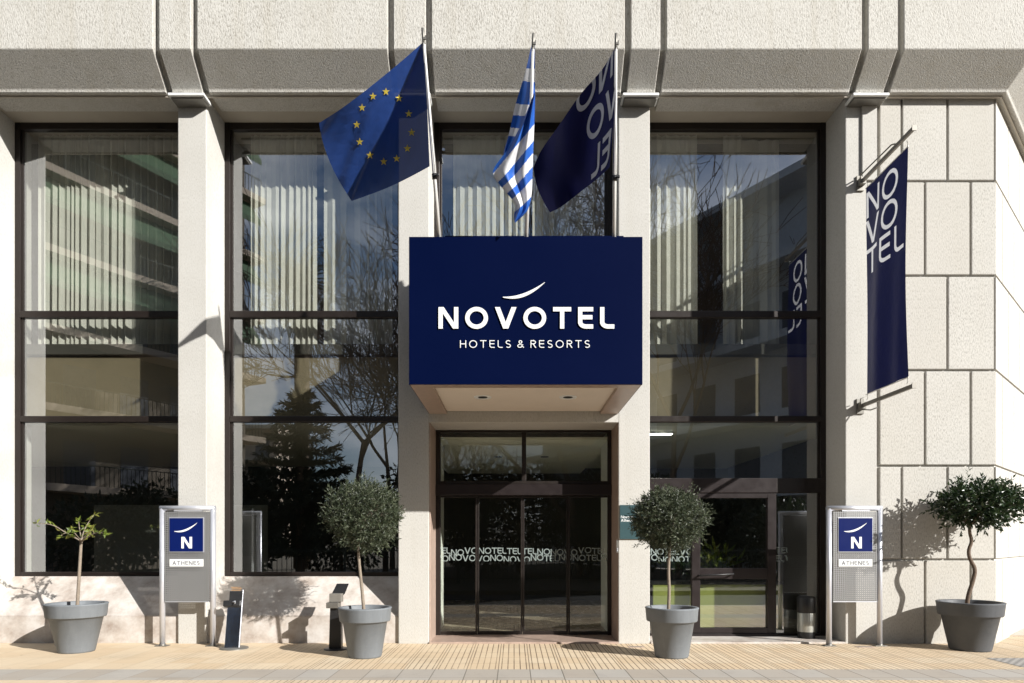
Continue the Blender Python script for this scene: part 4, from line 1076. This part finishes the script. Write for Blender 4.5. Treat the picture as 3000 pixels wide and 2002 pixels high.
# ------------------------------------------------------------------ across the street (seen in the glass)
def apartment(label, p0, dirv, out, L, floors, fh, wall, slab, awn, z0=0, rail=True, depth=9, roofrail=False):
    t = thing('apartment_building', label, 'building', (p0[0],p0[1],0))
    d = Vector((dirv[0],dirv[1],0)).normalized(); o = Vector((out[0],out[1],0)).normalized()
    if d.cross(o).z < 0: pass
    Mx = Matrix(((d.x,-o.x,0,0),(d.y,-o.y,0,0),(0,0,1,0),(0,0,0,1)))
    b = MB(); b.box(0,L,0,depth,0,floors*fh+.4,0,Mx); b.build('wall', wall, t)
    for k in range(1,floors+1):
        z = z0+k*fh
        b = MB(); b.box(-.3,L+.3,-1.5,-.003,z-.22,z+.12,0,Mx)
        if rail:
            rb = MB(); n = int(L/.22)
            for i in range(n+1): rb.box(i*L/n-.009,i*L/n+.009,-1.46,-1.43,z+.12,z+1.05,0,Mx)
            rb.box(0,L,-1.47,-1.42,z+1.05,z+1.09,0,Mx)
        o_b = b.build('balcony', slab, t)
        if rail: rb.build('railing', M['iron'], o_b)
        if k < floors and (awn or k < 4):
            b = MB(); pts = [(-.9,z+fh-.30),(-1.85,z+fh-1.55),(-1.85,z+fh-1.85),(-1.82,z+fh-1.85),(-1.82,z+fh-1.53),(-.9,z+fh-.26)]
            bb = MB(); bb.prism([(p[0],p[1]) for p in pts], 'x', .3, L-.3); bb.bm.transform(Mx); bb.build('awning', awn, t) if awn and k > 2 else bb.bm.free()
            b.bm.free()
            w_ = MB()
            n = max(2,int(L/2.6))
            for i in range(n):
                x = (i+.5)*L/n; w_.box(x-.75,x+.75,-.02,.0-.002,z+.15,z+2.35,0,Mx)
            w_.build('window', M['far_window'], t)
    return t
apartment('tall beige apartment block with green awnings across the street on the left', (-24.6,-16.0), (.57,-1), (1,.57), 16.5, 8, 3.6, M['terracotta'], M['slab'], M['awning'], z0=.4)
t = apartment('grey blue apartment block with a roof railing across the street on the right', (13.6,-18.6), (-.62,-1), (-1,.62), 22, 5, 3.5, M['bldg_grey'], M['bldg_grey'], None, z0=.2, rail=False, depth=2)
b = MB(); d = Vector((-.62,-1,0)).normalized(); o_ = Vector((-1,.62,0)).normalized(); Mx = Matrix(((d.x,-o_.x,0,0),(d.y,-o_.y,0,0),(0,0,1,0),(0,0,0,1)))
for i in range(51): b.box(i*.44-.012,i*.44+.012,-.4,-.37,17.7,18.45,0,Mx)
b.box(0,22,-.41,-.36,18.45,18.49,0,Mx); b.build('roof_railing', M['steel_dark'], t)
apartment('low beige building far behind the park trees', (-38,-62), (1,0), (0,1), 12.5, 4, 3.4, M['slab'], M['trim'], None, rail=False)

def bare_tree(label, base, h, spread, seed, levels=5, r0=.17):
    rr = random.Random(seed); t = thing('bare_tree', label, 'tree', base, 'bare street trees across the road')
    b = MB()
    def grow(p, d, L, r, lv):
        n = 3 if lv < 4 else 2; pts = [p]
        for i in range(n):
            d = (d+rdir(rr)*.18+Vector((0,0,.06))).normalized(); pts.append(pts[-1]+d*L/n)
        b.tube(pts, [r*(1-.35*i/n) for i in range(n+1)], 5 if lv < 2 else 3, False)
        if lv >= levels: return
        for k in range((3,3,4,5,4,3)[lv]):
            q = pts[-1] if k < 2 else pts[rr.choice((1,-2))]
            nd = (d+rdir(rr)*spread*1.15+Vector((0,0,.08))).normalized(); grow(q, nd, L*rr.uniform(.60,.82), max(.018,r*.55), lv+1)
    grow(Vector((0,0,0)), Vector((0,0,1)), h*.34, r0, 0)
    b.build('trunk', M['bark_brown'], t); return t
def RV(px, dist):            # point across the street whose mirror image lies along this picture column
    return ((px-VX)/F*dist, 1.33-(dist+CAMY))
for i, (px, dist, h, lb) in enumerate(((1060,30,17.5,'bare tree across the road mirrored in the window left of the sign'),(1150,38,17,'taller bare tree behind its neighbour across the road'),(1700,30,19,'bare tree across the road mirrored above the sign box'),(1985,31,20.5,'bare tree across the road mirrored in the right hand window'),(1370,40,14,'thin bare tree across the road mirrored behind the middle flag'))):
    x, y = RV(px, dist); bare_tree(lb, (x,y,-.1), h, .62, 60+i, 6)
# conifer
x, y = RV(880, 27); rr = random.Random(3); t = thing('conifer_tree', 'dark tiered conifer across the road', 'tree', (x,y,-.1)); b = MB(); b.tube([(0,0,0),(0,0,5),(0,0,7.9)], [.2,.12,.02], 7); b.build('trunk', M['bark_brown'], t)
b = MB()
for lv in range(15):
    z = 1.2+lv*.44; rad = (8.0-z)*.46+.2
    for k in range(11):
        a = rr.random()*6.283; d = Vector((math.cos(a),math.sin(a),.0)); n = int(9*rad/1.5)+4
        for j in range(n):
            q = d*rad*(j/n)+Vector((0,0,z-.10*rad*(j/n)+.22*(j/n)**2*rad))
            for s in range(5): leaf_q(b.bm, q+rdir(rr)*.07, d*.9+rdir(rr)*.8, .34, .07, rr, .1)
b.build('crown', M['leaf_dark'], t)
# palm
x, y = RV(885, 40); rr = random.Random(4); t = thing('palm_tree', 'tall shaggy palm across the road', 'tree', (x,y,-.1)); b = MB(); b.tube([(0,0,0),(0,0,8),(0,0,16.2)], [.5,.42,.45], 10); b.build('trunk', M['bark_brown'], t)
b = MB()
for k in range(95):
    a = rr.random()*6.283; e = rr.uniform(-1.35,1.3); d0 = Vector((math.cos(a)*math.cos(e),math.sin(a)*math.cos(e),math.sin(e))); L = rr.uniform(1.7,2.6) if e > -.4 else rr.uniform(1.3,2.2)
    p = Vector((0,0,16.4 if e > -.4 else rr.uniform(14.0,16.2))); d = d0.copy()
    for j in range(9):
        d = (d+Vector((0,0,-.09))).normalized(); p = p+d*L/9
        for s in (-1,1): leaf_q(b.bm, p, d*.6+Vector((-d.y,d.x,-.25))*s*.8, .62, .06, rr, .2)
b.build('crown', M['leaf_palm'], t)
# evergreen shrubs and fence along the park
for i, (px, dist, r, h, lb) in enumerate(((660,25,2.0,3.0,'rounded evergreen shrub behind the park fence, first from the left'),(1000,29,2.4,3.8,'large evergreen shrub behind the park fence beside the conifer'),(1420,33,2.6,3.2,'broad evergreen shrub behind the park fence opposite the entrance'),(1830,29,2.2,3.4,'rounded evergreen shrub behind the park fence opposite the right bay'),(2300,27,2.2,3.0,'evergreen shrub behind the park fence opposite the banner'),(300,26,2.2,3.2,'evergreen shrub in front of the beige apartment block'))):
    x, y = RV(px, dist); rr = random.Random(80+i); t = thing('evergreen_shrub', lb, 'shrub', (x,y,-.1), 'shrubs along the park fence'); b = MB(); b.tube([(0,0,0),(0,0,h*.5)], [.1,.05], 6); b.build('trunk', M['bark_brown'], t)
    b = MB()
    for k in range(2600):
        d = rdir(rr); f = rr.random()**.4; q = Vector((d.x*r*f,d.y*r*f,h*.55+d.z*h*.5*f))
        leaf_q(b.bm, q, d+rdir(rr), .28, .12, rr)
    b.build('crown', M['leaf_dark'], t)
for i, (px, dist, r, h, kd) in enumerate(((760,33,3.0,5.6,'tall dark park tree standing behind the conifer'),(1130,34,3.2,6.2,'dark round park tree right of the conifer'),(1290,31,2.8,5.2,'dark park tree opposite the left half of the entrance'),(1520,35,3.4,6.0,'broad dark park tree opposite the middle of the entrance'),(1730,33,3.0,5.4,'dark park tree opposite the right entrance pier'),(1990,34,3.2,5.6,'dark park tree opposite the glass side door'),(2160,31,2.6,5.0,'dark park tree opposite the right bay'),(480,33,2.8,4.6,'dark park tree in front of the block with awnings'))):
    x, y = RV(px, dist); rr = random.Random(180+i); t = thing('park_tree', kd, 'tree', (x,y,-.1), 'dark trees of the park across the road'); b = MB(); b.tube([(0,0,0),(0,0,h*.6)], [.16,.08], 7); b.build('trunk', M['bark_brown'], t)
    b = MB(); lobs = [(rdir(rr), rr.uniform(.6,1.0)) for _ in range(9)]
    for k in range(3400):
        ld, sc_ = rr.choice(lobs); c0 = Vector((ld.x*r*.55,ld.y*r*.55,h*.56+ld.z*h*.26)); d = rdir(rr); f = rr.random()**.45
        q = c0+Vector((d.x*r*.55,d.y*r*.55,d.z*h*.24))*f*sc_
        leaf_q(b.bm, q, d+rdir(rr), .32, .15, rr)
    b.build('crown', M['leaf_dark'], t)
t = thing('park_fence', 'dark iron railing fence along the park across the road', 'fence', (0,-12.9,-.02))
b = MB()
for i in range(260):
    xx = -22+i*.17; b.box(xx-.009,xx+.009,-.009,.009,0,1.25)
b.build('bars', M['iron'], t)
b = MB()
for z in (.15,1.15): b.box(-22.1,22.2,-.02,.02,z,z+.04)
for i in range(12): xx = -22+i*4.0; b.box(xx-.04,xx+.04,-.041,.041,0,1.4)
b.build('rails', M['iron'], t)
